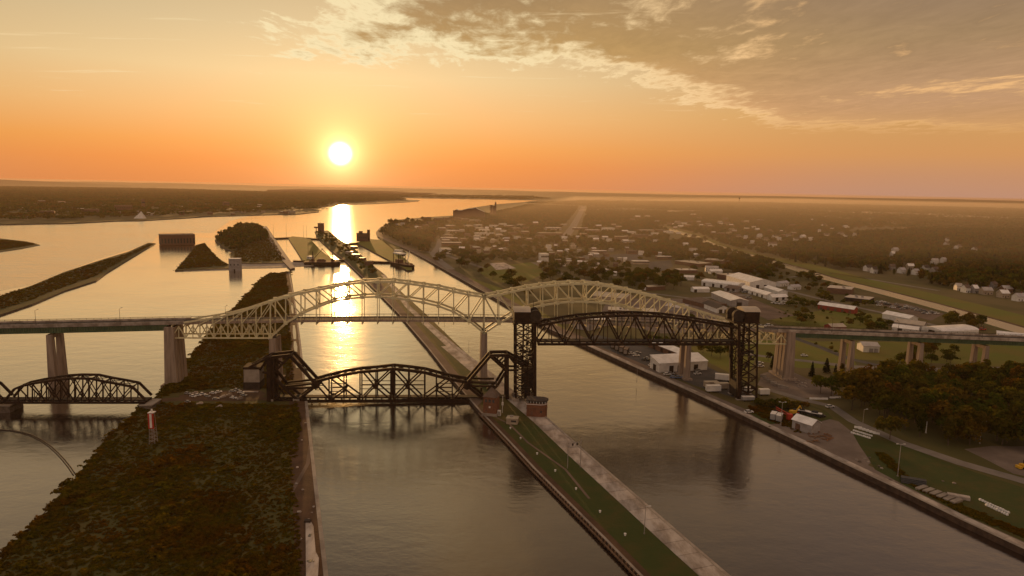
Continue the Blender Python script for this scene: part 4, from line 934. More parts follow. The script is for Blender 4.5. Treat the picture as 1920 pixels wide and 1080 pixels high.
# ------------------------------------------------------------------ buildings of the estate and the waterfront
def D(f, *us, w=3.5, h=3.6, m='dgrey'): return [(f, u, w, h, m) for u in us]
EST = 'buildings of the industrial estate'
E_ = [
 ((1322, 534), (1390, 542), 20, 5.5, 'barrel', 'white', 'whiteroof', 'long white rounded-roof warehouse with dark door openings in front of the big hall', D('F', .08, .33, .55, w=3, h=4)),
 ((1384, 527), (1430, 541), 34, 7.5, 'gable', 'white', 'whiteroof', 'biggest white hall of the estate, broad shallow gable roof', D('R', .3, .6, w=4, h=4.5)),
 ((1356, 521), (1396, 527), 26, 6, 'flat', 'brownwall', 'tanroof', 'flat pale-roofed brown block tucked behind the biggest white hall', []),
 ((1362, 544), (1386, 547), 11, 3.6, 'mono', 'greywall', 'brownroof', 'small dull grey lean-to standing before the rounded-roof warehouse', D('F', .3, .7)),
 ((1396, 545), (1446, 560), 13, 4.2, 'gable', 'white', 'whiteroof', 'long low white shed with row of bay doors below the biggest hall', D('F', .12, .3, .5, .68, .86, w=3.2, h=3)),
 ((1440, 544), (1468, 553), 11, 3.8, 'gable', 'white', 'whiteroof', 'short white shed right of the long low bay-door shed', []),
 ((1443, 563), (1472, 562), 9, 4, 'gable', 'white', 'whiteroof', 'small white house-like shed beside the parked white vans', D('F', .3, .7)),
 ((1349, 559), (1386, 575), 19, 6.2, 'gable', 'greywall', 'whiteroof', 'white gable-roofed hall pointing at the dark lift tower', D('R', .5, w=5, h=4.5, m='dgrey')),
 ((1328, 576), (1356, 587), 14, 4.6, 'gable', 'white', 'darkroof', 'white-walled shed under a dark gable roof above the lift bridge', D('R', .3, .7, w=3.4, h=3.6)),
 ((1298, 566), (1344, 578), 25, 4.2, 'hip', 'brownwall', 'brownroof', 'broad brown hip-roofed building behind the dark gable shed', []),
 ((1255, 580), (1291, 586), 15, 4.4, 'gable', 'greywall', 'greyroof', 'grey metal-roofed shed seen through the right arch', []),
 ((1288, 606), (1364, 615), 16, 4.6, 'flat', 'tanwall', 'tanroof', 'wide tan flat-roofed store just above the lift span', []),
 ((1209, 544), (1241, 542), 12, 4.4, 'flat', 'brownwall', 'tanroof', 'brown shed with pale flat roof edge beside the bushy trees', D('L', .5, w=4, h=4, m='white')),
 ((1298, 547), (1327, 547), 10, 3.8, 'gable', 'white', 'whiteroof', 'low white building with a long pale front left of the rounded-roof warehouse', D('F', .1, m='dgrey')),
 ((1277, 494), (1322, 500), 30, 5, 'flat', 'brownwall', 'tanroof', 'brown block with bright sunlit yellow-cream flat roof', []),
 ((1324, 491), (1371, 494), 30, 5, 'flat', 'brownwall', 'tanroof', 'wide pale flat roof right of the sunlit cream-roofed block', []),
 ((1322, 509), (1346, 510), 11, 6.5, 'gable', 'white', 'greyroof', 'white many-windowed house with steep gables below the wide pale roof', [], [('F', 6, 1.2, 1.2, 1.6), ('F', 5, 4, 1.2, 1.4)]),
 ((1270, 511), (1302, 511), 20, 4.5, 'flat', 'brownwall', 'greyroof', 'flat grey-roofed building beside the purple-grey parking lot', []),
 ((1277, 524), (1301, 525), 10, 4, 'gable', 'white', 'whiteroof', 'small white roof just above the brown shed with the pale edge', []),
 ((1330, 513), (1352, 513), 9, 4, 'gable', 'white', 'whiteroof', 'thin white roof between leafy trees above the rounded-roof warehouse', []),
 ((1090, 618), (1130, 606), 16, 5, 'gable', 'greywall', 'whiteroof', 'pale gable shed seen through the middle of the right arch', []),
 ((1120, 560), (1180, 566), 26, 5, 'gable', 'tanwall', 'tanroof', 'long tan-roofed hall behind the crown of the right arch', []),
 ((1140, 588), (1230, 592), 18, 5, 'flat', 'brownwall', 'greyroof', 'dark low building framed by the right arch', []),
 ((1457, 537), (1474, 535), 8, 4, 'gable', 'white', 'greyroof', 'lone white gable cottage right of the biggest hall', D('F', .5, w=1.2, h=2.2), [('F', 2, 1.2, 1.2, 1.3)]),
 ((1481, 543), (1497, 542), 8, 3.8, 'gable', 'white', 'greyroof', 'second white cottage standing nearer the power canal', D('F', .5, w=1.2, h=2.2), [('F', 2, 1.2, 1.2, 1.3)]),
 ((1553, 547), (1598, 551), 26, 6.5, 'flat', 'brownwall', 'greyroof', 'dark flat block with bright white end wall beside the power canal', D('L', .3, .7, w=8, h=5, m='white')),
 ((1588, 562), (1634, 567), 24, 4.2, 'flat', 'dgrey', 'greyroof', 'long low building with grey roof beside the scrapyard', []),
 ((1537, 578), (1604, 588), 9, 4.6, 'gable', 'redwall', 'whiteroof', 'long red shed under a pale metal roof', D('F', .1, .3, .5, .7, .9, w=2.6, h=3, m='brownwall')),
 ((1552, 620), (1578, 619), 10, 4, 'gable', 'redwall', 'tanroof', 'small red-walled house with tan roof just above the right girders', D('F', .4, w=2.5, h=2.4, m='white')),
 ((1662, 596), (1712, 606), 12, 4.6, 'gable', 'white', 'whiteroof', 'narrow white shed at the back of the white sheds group', []),
 ((1680, 612), (1734, 619), 17, 5.2, 'gable', 'greywall', 'tanroof', 'widest pale-roofed shed between the white sheds and the quonset', D('F', .2, .5)),
 ((1674, 620), (1722, 626), 10, 4.0, 'gable', 'white', 'whiteroof', 'bright white-roofed shed nearest the bridge girders', D('F', .3)),
 ((1746, 628), (1814, 624), 20, 4.5, 'barrel', 'white', 'whiteroof', 'rounded white quonset hall beyond the right girders', D('L', .5, w=6, h=4.2)),
 ((1868, 634), (1922, 640), 16, 4.4, 'gable', 'white', 'whiteroof', 'white roofed shed at the right edge above the girders', D('F', .3)),
 ((1612, 657), (1642, 658), 11, 4.6, 'gable', 'white', 'greyroof', 'white garage seen under the right girder span', D('F', .5, .8, w=3, h=3, m='greywall')),
 ((1227, 694), (1316, 689), 13, 6, 'mono', 'white', 'whiteroof', 'white waterfront warehouse with a sloped roof behind the twin-column pier', D('F', .25, .42, .58, .76, w=3, h=4.2) + D('L', .5, w=4, h=4)),
 ((1224, 650), (1300, 680), 8, 4.2, 'gable', 'brownwall', 'whiteroof', 'long narrow pale-roofed shed along the back of the storage yard', D('F', .15, .35, .55, .75, w=3, h=3)),
 ((1493, 800), (1529, 812), 7.5, 4.6, 'gable', 'greywall', 'whiteroof', 'white ribbed gable shed on the wharf beside the red boom', D('F', .3, w=2.6, h=3.2, m='brownwall') + D('R', .5, w=3, h=3.4, m='greyroof')),
]
for e in E_:
    (p0, p1, wd, h, rf, wm_, rm_, lab, dr), wn = e[:9], (e[9] if len(e) > 9 else None)
    bld(p0, p1, wd, h, rf, wm_, rm_, lab, 'warehouse' if 'house' not in lab or 'warehouse' in lab else ('house'), 'building', None, dr, wn, group=EST, pitch=.28 if wd < 10 else .2 if wd < 16 else .12)
# houses across the power canal and on the wooded slope
HOUSE = [(1627, 508, 13, 'white'), (1638, 512, 10, 'white'), (1672, 506, 12, 'greywall'), (1690, 512, 11, 'white'), (1706, 505, 14, 'tanwall'), (1716, 515, 10, 'white'), (1735, 508, 12, 'white'), (1752, 512, 11, 'greywall'), (1796, 544, 13, 'white'), (1810, 548, 11, 'white'), (1826, 549, 10, 'greywall'), (1848, 552, 22, 'tanwall'), (1885, 549, 20, 'brownwall'), (1880, 558, 18, 'tanwall'), (1910, 564, 20, 'white'), (1862, 540, 10, 'greywall'), (1678, 472, 10, 'white'), (1673, 481, 7, 'white'), (1752, 495, 13, 'white'), (1768, 493, 8, 'white'), (1776, 452, 7, 'white'), (1774, 460, 6, 'white'), (1792, 468, 6, 'white'), (1827, 470, 6, 'white'), (1798, 465, 6, 'greywall'),
         (1453, 446, 9, 'white'), (1460, 452, 10, 'white'), (1478, 444, 8, 'greywall'), (1492, 452, 10, 'white'), (1505, 447, 9, 'white'), (1520, 452, 10, 'white'), (1448, 462, 18, 'white'), (1424, 444, 8, 'white'), (1436, 452, 8, 'tanwall'), (1410, 458, 9, 'white'), (1398, 448, 8, 'white'), (1385, 446, 10, 'tanwall'), (1524, 414, 10, 'white'), (1545, 424, 8, 'white'), (1560, 430, 7, 'white'), (1576, 440, 8, 'greywall'), (1550, 444, 8, 'white'), (1536, 436, 7, 'white'), (1585, 445, 6, 'white'), (1602, 443, 5, 'white')]
rgh = random.Random(11)
for i, (x, y, pw, wm_) in enumerate(HOUSE):
    wm_px = G(x, y).y / F; rm_ = rgh.choice(['greyroof', 'brownroof', 'whiteroof', 'darkroof', 'greyroof']); Lm = max(8.5, pw * wm_px * .82)
    nm = {'white': 'white', 'greywall': 'grey', 'tanwall': 'tan', 'brownwall': 'brown'}[wm_]; rn = {'greyroof': 'grey', 'brownroof': 'brown', 'whiteroof': 'pale', 'darkroof': 'dark'}[rm_]
    near_ = y > 490
    bld((x - pw * .4, y + .4 * rgh.uniform(-1, 1)), (x + pw * .4, y), 8.5, 5 + rgh.random() * 1.5, 'gable', wm_, rm_, None, 'house', 'house', '%s house with a %s gable roof' % (nm, rn),
        D('F', .5, w=1.1, h=2.2) if near_ else [], [('F', 3, 1.2, 1.1, 1.3)] if near_ else None, .42, group='houses among the trees', chimney=near_)

# ---- the town: low roofs, drawn from the photograph one by one
TOWN = [  # x, y of the base, pixel width, height m, depth m, roof
 (1004, 421, 9, 6, 20, 'w'), (1037, 431, 27, 7, 30, 'w'), (1057, 423, 9, 5, 14, 'w'), (1031, 441, 43, 6, 30, 't'), (1088, 431, 26, 6, 24, 'w'), (1111, 435, 24, 6, 22, 'w'), (1122, 426, 10, 5, 18, 'w'), (1140, 433, 19, 9, 24, 'w'), (1094, 442, 12, 6, 18, 't'), (1113, 447, 15, 6, 24, 'g'), (1117, 453, 10, 6, 16, 'w'), (1134, 449, 10, 6, 14, 'w'), (1142, 454, 9, 6, 12, 'g'), (1164, 452, 22, 11, 20, 't'), (1172, 456, 10, 6, 14, 'w'), (1171, 437, 11, 6, 16, 'w'), (1184, 438, 12, 6, 16, 'w'), (1200, 445, 25, 7, 24, 'b'), (1212, 434, 26, 5, 14, 'w'), (1253, 437, 14, 6, 16, 'w'), (1236, 434, 12, 5, 14, 't'), (1228, 440, 12, 5, 14, 'w'), (1123, 475, 26, 5, 16, 'w'), (1107, 478, 6, 4, 8, 'w'), (1106, 482, 6, 4, 8, 'w'), (1019, 490, 14, 13, 16, 'w'), (1012, 497, 10, 5, 10, 'w'), (1184, 476, 17, 6, 14, 'b'), (1202, 478, 9, 7, 9, 'w'), (1200, 495, 30, 5, 16, 'w'), (1244, 486, 26, 5, 16, 'w'), (1126, 511, 24, 5, 14, 'w'), (1118, 507, 12, 4, 9, 'w'), (1153, 517, 5, 5, 6, 'w'), (1162, 490, 6, 6, 8, 'w'), (1172, 491, 6, 6, 8, 'w'), (1066, 492, 8, 5, 9, 'g'), (1045, 492, 9, 5, 9, 't'), (1058, 456, 9, 6, 12, 't'), (1042, 461, 8, 5, 10, 'b'), (1075, 466, 10, 5, 10, 't'), (1090, 488, 9, 5, 10, 'g'), (1031, 470, 9, 5, 10, 'g'), (1012, 447, 12, 6, 14, 'b'), (992, 452, 9, 5, 12, 't'),
 (843, 427, 15, 7, 30, 'w'), (828, 432, 14, 7, 26, 'w'), (849, 437, 22, 7, 26, 'w'), (840, 444, 14, 6, 18, 't'), (842, 451, 30, 6, 20, 'w'), (836, 455, 14, 6, 16, 'w'), (846, 461, 36, 7, 16, 'w'), (835, 475, 18, 9, 24, 'l'), (866, 471, 10, 6, 14, 'w'), (893, 468, 12, 5, 14, 'w'), (895, 448, 12, 7, 20, 'w'), (905, 450, 8, 6, 16, 'w'), (903, 441, 23, 6, 22, 'w'), (908, 434, 18, 6, 22, 'w'), (878, 426, 12, 6, 24, 'w'), (896, 425, 13, 6, 24, 'w'), (899, 431, 14, 6, 20, 'w'), (913, 431, 6, 6, 16, 'w'), (925, 426, 15, 6, 24, 'w'), (934, 434, 10, 6, 20, 'w'), (936, 444, 12, 6, 18, 'w'), (798, 427, 10, 9, 20, 'b'), (807, 422, 12, 10, 24, 'b'), (786, 430, 8, 7, 16, 't'), (822, 413, 13, 8, 34, 'b'), (840, 412, 15, 8, 30, 'b'), (800, 412, 14, 9, 30, 'b'), (858, 413, 14, 8, 30, 'b'), (872, 414, 14, 7, 28, 't'), (890, 416, 16, 7, 28, 't'), (744, 424, 4, 6, 10, 'w'), (755, 424, 7, 9, 14, 'w'), (781, 429, 6, 6, 12, 'w'), (942, 423, 12, 7, 26, 't'), (955, 427, 12, 7, 24, 'w'), (968, 432, 14, 7, 22, 't'), (962, 440, 12, 6, 20, 'b'), (975, 424, 10, 6, 22, 't'), (984, 438, 12, 6, 18, 'w'), (985, 430, 10, 6, 18, 'b'), (950, 452, 10, 6, 16, 'g'), (925, 455, 12, 6, 14, 't'), (970, 448, 8, 6, 14, 't'), (915, 470, 10, 5, 12, 't'), (945, 470, 8, 5, 12, 'g'), (868, 452, 9, 6, 14, 't'), (876, 444, 10, 6, 16, 'b'), (866, 436, 9, 6, 16, 't'), (1195, 408, 9, 5, 22, 'w'), (1214, 407, 7, 5, 20, 't'), (1186, 413, 8, 5, 16, 't'), (1232, 416, 8, 5, 16, 'g'), (1160, 428, 10, 5, 16, 't'), (1150, 424, 8, 5, 16, 't'), (1350, 418, 8, 5, 16, 't'), (1370, 424, 7, 5, 14, 'w'), (1330, 426, 8, 5, 14, 't'), (1290, 424, 8, 5, 14, 't'), (1310, 418, 8, 5, 16, 'g'), (1270, 418, 8, 5, 16, 't'), (1400, 417, 8, 5, 16, 't'), (1425, 414, 8, 5, 16, 'g'), (1400, 430, 8, 5, 12, 'w'), (1376, 436, 9, 5, 12, 'g'), (1420, 432, 7, 5, 12, 'w'), (1352, 440, 10, 5, 12, 't'), (1300, 470, 12, 5, 12, 't'), (1285, 461, 9, 5, 12, 'w'), (1340, 475, 12, 5, 12, 'g'), (1305, 482, 9, 5, 10, 'w')]
rgt = random.Random(5)
for _k in range(85):
    _z = rgt.choice([(1010, 1240, 440, 480), (1020, 1180, 470, 502), (1250, 1600, 402, 448), (880, 1000, 420, 475), (1250, 1420, 405, 440)])
    TOWN.append((rgt.uniform(*_z[:2]), rgt.uniform(*_z[2:]), rgt.uniform(5, 10), 5, 9, rgt.choice('wwwtgb')))
RL = {'w': ('whiteroof', 'white'), 't': ('tanroof', 'tan'), 'g': ('greyroof', 'grey'), 'b': ('brownroof', 'brown'), 'l': ('greyroof', 'wide grey')}
for i, (x, y, pw, h, dp, k) in enumerate(TOWN):
    gable = pw < 12 and rgt.random() < .6
    wl = {'b': 'brownwall', 'l': 'white'}.get(k) or rgt.choice(['tanwall', 'brownwall', 'brownwall', 'white', 'greywall'])
    bld((x - pw / 2, y + .2 * rgt.uniform(-1, 1)), (x + pw / 2, y), dp * (.55 if gable else .8), h, 'gable' if gable else 'flat', wl, RL[k][0], None, 'house' if gable else 'town_building', 'house' if gable else 'building',
        ('%s-roofed gable house' if gable else '%s flat-roofed town building') % RL[k][1], [], [('F', max(3, int(pw * .4)), h * .55, 2.2, h * .22)] if pw >= 14 else None, .3, group='low buildings of the hazy town')
# ---- landmarks
r = thing('observation_tower', 'tall slab observation tower rising over the hazy town against the river', 'tower', G(925, 406), .2)
OCC.append((*G(925, 406)[:2], 12, 12, 0, 60)); sc_ = G(925, 406).y / F
for x, y, w, d, h, z in ((-9, 0, 8, 12, 48, 0), (2, 3, 9, 11, 44, 0), (8, -2, 5, 11, 60, 0)): MB().box(x, y, -.5, w, d, h).build('shaft', M['brownwall'], r)
for z in (28, 36, 44): MB().box(-13, 0, z, 9, 9, 3).build('viewing_box', M['brownwall'], r)
MB().box(8, -2, 60, .6, .6, 7).build('mast', M['dgrey'], r)
r = thing('arena', 'long pale arena with wavy peaked roof left of the observation tower', 'arena', (G(852, 411) + G(906, 411)) / 2, 0)
OCC.append((*r.location[:2], 68, 22, 0, 30)); Lm = (G(906, 411) - G(852, 411)).length
prof = [(-.5, 30), (-.46, 33), (-.40, 36), (-.34, 33), (-.22, 33), (-.02, 40), (.12, 41), (.22, 44), (.3, 38), (.42, 33), (.5, 29)]
b = MB(); n = len(prof); V = [(u * Lm, yy, hh if yy < 30 else hh) for yy in (-22, 30) for u, hh in prof]; b.add(V, [(k, k + 1, n + k + 1, n + k) for k in range(n - 1)]); b.build('roof', M['tanroof'], r)
b = MB(); V = [(u * Lm, -22, -.5) for u, _ in prof] + [(u * Lm, -22, hh - .05) for u, hh in prof] + [(u * Lm, 30, -.5) for u, _ in prof] + [(u * Lm, 30, hh - .05) for u, hh in prof]
b.add(V, [(k, k + 1, n + k + 1, n + k) for k in range(n - 1)] + [(2*n + k + 1, 2*n + k, 3*n + k, 3*n + k + 1) for k in range(n - 1)] + [(2*n, 0, n, 3*n), (n - 1, 3*n - 1, 4*n - 1, 2*n - 1)]); b.build('wall', M['brownwall'], r)
b = MB(); b.box(-Lm * .5 + 1, -22.6, 0, 2, 1.2, 34); b.build('corner_pylon', M['dgrey'], r)
bld((300, 458.5), (364, 457), 34, 19, 'flat', 'brownwall', 'brownroof', 'big square powerhouse block standing at the far end of the river dyke', 'powerhouse', 'powerhouse', None, [], [('F', 11, 3, 3, 9)], z=2.5)
bld((431, 508), (452, 508), 11, 17, 'flat', 'greywall', 'whiteroof', 'small square gatehouse tower with a pale roof on the low breakwater', 'gatehouse', 'gatehouse', None, D('F', .5, w=2, h=3), [('F', 3, 8, 1.6, 2.2)], z=1.2)
r = thing('control_house', 'blocky control house with side chimney on the lock pier right of the sun glitter', 'building', G(681, 452, 3), 0)
s_ = G(681, 452, 3).y / F
MB().box(-1, 0, -.5, 20 * s_, 16, 17).build('wall', M['brownwall'], r); MB().box(-1, 0, 16.52, 21 * s_, 17, .8).build('roof', M['darkroof'], r); MB().box(10.2 * s_, 0, -.5, 4.6 * s_, 5, 25).build('chimney', M['brownwall'], r); MB().box(-5, 0, 17.3, 7, 6, 4).build('roof_hut', M['brownwall'], r)
for k in range(5): MB().box(-10 + 4.4 * k, -8.05, 6, 1.8, .14, 4).build('window', M['glass'], r)
r = thing('signal_tower', 'narrow tower with a mast on the tip of the wooded centre pier', 'tower', G(602, 437, 3), 0); s_ = G(602, 437, 3).y / F
MB().box(0, 0, -.5, 10 * s_, 9, 24).build('wall', M['brownwall'], r); MB().box(0, 0, 23.52, 11 * s_, 10, .9).build('roof', M['darkroof'], r); MB().cyl((-1, 0, 24), (-1, 0, 31), .3, .15, 6).build('mast', M['dgrey'], r); MB().box(-9 * s_, 0, 12, 7 * s_, 6, 3.5).build('side_cabin', M['brownwall'], r); MB().box(-9 * s_, 0, -.5, 1.6, 2, 12.5).build('cabin_leg', M['dgrey'], r)
for i, (x, y, pw, h, wm_, rm_, lb) in enumerate([(655, 476, 11, 4, 'tanwall', 'whiteroof', 'first bright-roofed hut on the centre pier beside the sunlit lock'), (668, 481, 14, 4, 'tanwall', 'whiteroof', 'second bright-roofed hut on the centre pier beside the sunlit lock'), (680, 488, 10, 4, 'brownwall', 'greyroof', 'grey-roofed hut below the bright huts on the centre pier'), (692, 497, 13, 6, 'brownwall', 'darkroof', 'dark squat machine house where the lock gate meets the centre pier'), (664, 466, 10, 4, 'brownwall', 'tanroof', 'tan-roofed hut topmost of the huts on the centre pier'), (747, 474, 14, 5, 'white', 'whiteroof', 'white deck cabin by the dark gantry at the right-hand lock pier'), (582, 485, 8, 4, 'white', 'whiteroof', 'tiny white cabin left of the crane barge')]):
    bld((x - pw / 2, y), (x + pw / 2, y + .4), 9, h, 'flat', wm_, rm_, lb, 'hut', 'hut', None, [], [('F', 3, 1.4, 1.4, 1.2)], z=3)
# brick bridge houses at the railway bridges
r = thing('brick_tower_house', 'narrow brick bridge tender house under a steep pyramid roof at the canal edge', 'building', G(921, 776, 3), R(-14))
b = MB(); b.box(0, 0, -.5, 7, 6.5, 10.5); b.build('wall', M['brick'], r); MB().box(0, 0, -.6, 8.2, 7.6, 1.9).build('plinth', M['conc'], r)
b = MB(); b.add([(-4, -3.8, 10), (4, -3.8, 10), (4, 3.8, 10), (-4, 3.8, 10), (0, 0, 14.6)], [(0, 1, 4), (1, 2, 4), (2, 3, 4), (3, 0, 4), (3, 2, 1, 0)]); b.build('roof', M['brownroof'], r)
for k in (-2, 0, 2): MB().box(k, -3.28, 7.2, 1.1, .14, 1.5).build('window', M['glass'], r)
MB().box(0, -3.28, 4.2, .9, .14, .9).build('window', M['white'], r); MB().box(-1.8, -3.28, .9, 1.1, .14, 2.2).build('door', M['brownwall'], r)
r = thing('brick_control_house', 'round-ended red brick control house with pale window band on the quay edge', 'building', G(1007, 778, 3), R(-8))
pts = [(-5.2, -3.4)] + [(1.8 + 3.4 * math.cos(t_), 3.4 * math.sin(t_)) for t_ in np.linspace(-1.57, 1.57, 9)] + [(-5.2, 3.4)]
def ring(s): return [(x * s, y * s) for x, y in pts]
b = MB(); b.prism(pts, -.6, 7.2); b.build('wall', M['brick'], r); b = MB(); b.prism(ring(1.04), 4.2, 4.55); b.build('lower_cornice', M['brownwall'], r)
b = MB(); b.prism(ring(1.03), 6.5, 6.8); b.build('window_sill', M['white'], r); b = MB(); b.prism(ring(1.0), 7.2, 8.3); b.build('glazed_band', M['glass'], r)
for k in range(7): MB().box(-4.6 + k * 1.5, -3.45, 7.2, .22, .14, 1.1).build('mullion', M['white'], r)
b = MB(); b.prism(ring(1.12), 8.3, 8.9); b.build('roof', M['darkroof'], r); MB().box(-2.5, -3.46, .8, 1.1, .14, 2.2).build('door', M['brownwall'], r); MB().box(2.4, -3.42, 2.4, .9, .2, 1.1).build('window', M['glass'], r)
r = thing('small_shed', 'small cream flat-roofed cabin with one dark window strip on the pier lawn', 'shed', G(961, 793, 3), R(-10))
MB().box(0, 0, -.3, 5.6, 4.4, 3.1).build('wall', M['tanwall'], r); MB().box(0, 0, 2.82, 6, 4.8, .25).build('roof', M['tanroof'], r); MB().box(.9, -2.24, 1.2, 2.6, .14, .9).build('window', M['glass'], r); MB().box(-.6, .6, 3.1, 1.6, 1.4, .6).build('roof_unit', M['galv'], r)
r = thing('utility_cabinet', 'tall white cabinet on the lawn between brick tower and cream cabin', 'cabinet', G(936, 779, 3), R(-8))
MB().box(0, 0, -.2, 1.7, 1.4, 3).build('case', M['white'], r); MB().box(0, -.72, .2, 1.3, .06, 2.2).build('door', M['galv'], r)
r = thing('warning_light_post', 'white signal post beside the tall white cabinet', 'signal post', G(942, 774, 3), 0)
MB().cyl((0, 0, -.2), (0, 0, 9), .2, .16, 7).build('pole', M['white'], r); MB().box(0, 0, 4.2, 1.0, .8, 1.6).build('signal_box', M['white'], r)
# ------------------------------------------------------------------ piers, barges, marks and gear
def gate(p0, p1, lab, h=1.6, z=1.2):
    a, c = G(*p0, 2.5), G(*p1, 2.5); r = thing('lock_gate', lab, 'lock gate', (a + c) / 2, 0, 'lock gates'); o = r.location
    m_ = (a + c) / 2 + Vector((0, -4, 0))
    for p, q_ in ((a, m_), (m_, c)):
        b = MB(); b.bar(p - o - Vector((0, 0, 1.5)), q_ - o - Vector((0, 0, 1.5)), 1.8, 6); b.build('leaf', M['dsteel'], r)
        b = MB(); b.bar(p - o + Vector((0, 0, 2.4)), q_ - o + Vector((0, 0, 2.4)), .2); b.build('handrail', M['dgrey'], r)
for i, (a, c, l) in enumerate([((514, 447.5), (543, 446), 'dark gate closing the far end of the leftmost lock'), ((550, 490), (572, 490), 'dark gate closing the near end of the leftmost lock'), ((577, 447), (600, 449), 'dark gate at the far end of the second lock'), ((627, 489), (648, 488), 'dark gate at the near end of the second lock, beside the crane barge'), ((648, 457), (671, 456), 'dark gate across the far end of the lock under the sun glitter'), ((692, 491), (744, 492), 'long dark gate across the near end of the lock right of the centre pier'), ((738, 470), (760, 474), 'short gate bridging to the dark gantry at the rightmost lock')]): gate(a, c, l)
LOCKP = [(513, 447, 27, 'far-left thin mast on the lock wall by the leftmost lock gate'), (537, 447, 27, 'thin mast at the far left corner of the grassy lock pier'), (569, 447, 25, 'left one of the paired masts on the grassy lock pier'), (575, 447, 24, 'right one of the paired masts on the grassy lock pier'), (578, 487, 34, 'thin mast at the near end of the grassy lock pier'), (690, 490, 14, 'short mast on the centre pier by the long dark gate')]
for x, y, hp, lab in LOCKP: pole(x, y, hp * G(x, y, 3).y / F, lab, 3, 1, .25, 'light_mast', 'mast', 'masts along the locks', 'dgrey')
# crane barge
def barge(name, cx, cy, L, w, rz, lab, tail):
    r = thing(name, lab, 'barge', G(cx, cy, 1.2), rz)
    b = MB(); n = 7; V = []
    ring = [(-.5, -.5), (.25, -.5), (.38, -.42), (.47, -.2), (.5, 0), (.47, .2), (.38, .42), (.25, .5), (-.5, .5)]
    b.prism([(x * L, y * w) for x, y in ring], -1, 4.5, 0, None, 1.06); b.build('hull', M['dsteel'], r)
    b = MB(); b.prism([(x * L * .97, y * w * .95) for x, y in ring], 4.5, 4.8); b.build('deck', M['wood'], r); tail(r, L, w); return r
def tail1(r, L, w):
    for x in (-.3, .28):
        b = MB(); b.bar((x * L, -w * .35, 4.8), (x * L, 0, 20), .8); b.bar((x * L, w * .35, 4.8), (x * L, 0, 20), .8); b.build('crane_frame', M['dsteel'], r)
        b = MB(); b.bar((x * L, 0, 7), (x * L + (.3 if x < 0 else -.32) * L, 0, 24), .7); b.build('crane_boom', M['dsteel'], r)
        MB().box(x * L, 0, 4.8, 4.5, 5, 4).build('crane_cabin', M['brownwall'], r)
    MB().box(-.05 * L, 0, 4.8, 9, 7, 3.4).build('deck_house', M['brownwall'], r); MB().box(-.05 * L, 0, 8.22, 9.6, 7.6, .4).build('house_roof', M['darkroof'], r)
    for k in range(4): MB().box(L * (-.4 + .22 * k), w * .3, 4.8, 2.5, 2, 1.6).build('deck_crate', M['wood'], r)
barge('crane_barge', 606, 496, 50, 22, R(8), 'rust-brown crane barge with two A-frame derricks moored at the breakwater end', tail1)
def tail2(r, L, w):
    for x in (-.38, -.1):
        for y in (-.4, .4): MB().bar((x * L, y * w, 4.8), (x * L, y * w, 19), .8).build('gantry_leg', M['dsteel'], r)
    MB().bar((-.42 * L, 0, 19), (-.04 * L, 0, 19), w * .8, 1.6).build('gantry_top', M['whiteroof'], r); MB().bar((.0 * L, w * .4, 5), (.1 * L, w * .5, 24), .8).build('crane_boom', M['white'], r)
    MB().box(-.24 * L, 0, 4.8, 11, 8, 5).build('deck_house', M['brownwall'], r)
    for k in range(5): MB().box(L * (.0 + .09 * k), w * (.25 - .1 * (k % 3)), 4.8, 3, 2.4, 1.8).build('deck_crate', M['wood'], r)
barge('gantry_barge', 757, 500, 56, 14, R(-52), 'long dark barge with a gantry at the tip of the right-hand lock pier', tail2)
# floating log boom
bp = [G(x, y, 1.25) for x, y in [(-30, 806), (0, 806.5), (20, 807.5), (40, 811), (60, 817), (78, 826), (95, 838), (108, 850), (120, 863), (131, 877), (140, 891)]]
r = thing('floating_boom', 'curved floating log boom trailing in the calm water left of the island', 'log boom', bp[5]); o = r.location
for a, c in frame(bp):
    n = max(1, round((c - a).length / 6))
    for k in range(n):
        p, q_ = a.lerp(c, (k + .04) / n) - o, a.lerp(c, (k + .96) / n) - o; s_ = (q_ - p).normalized().cross(Vector((0, 0, 1))) * .42
        b = MB(); b.cyl(p + s_, q_ + s_, .24, None, 6); b.build('boom_log', M['dgrey'], r); b = MB(); b.cyl(p - s_, q_ - s_, .24, None, 6); b.build('boom_log', M['dgrey'], r)
# red and white day mark on a lattice mast
g = G(288, 831, 3); r = thing('navigation_mark', 'red and white striped navigation board on a lattice mast in the scrub', 'navigation mark', g)
mp = 1 / (F / g.y); H = 34 * mp; y0 = 0
for sx_, sy_ in ((-1, -1), (1, -1), (1, 1), (-1, 1)): MB().bar((sx_ * 1.3, sy_ * 1.3, -.3), (sx_ * .75, sy_ * .75, H + 6.5), .16).build('mast_leg', M['galv'], r)
for k in range(9):
    z0, z1 = H * k / 9, H * (k + 1) / 9; w0 = 1.3 - .4 * k / 9; mm = M['galv'] if k % 2 else M['brownwall']
    for s in (-1, 1): MB().bar((-w0, s * w0, z0), (w0, s * w0, z1), .1).build('mast_brace', mm, r); MB().bar((w0, s * w0, z0), (-w0, s * w0, z1), .1).build('mast_brace', mm, r); MB().bar((-w0, s * w0, z1), (w0, s * w0, z1), .1).build('mast_brace', mm, r)
MB().box(0, -1.2, H - .6, 2.5, .25, 7.0).build('day_board', M['red'], r); MB().box(0, -1.36, H - .1, 1.0, .12, 6.4).build('white_stripe', M['white'], r)
MB().box(0, 0, H + 6.6, 2.6, 2.6, .25).build('platform', M['white'], r); MB().cyl((0, 0, H + 6.8), (0, 0, H + 8.2), .5, .35, 8).build('lantern', M['white'], r)
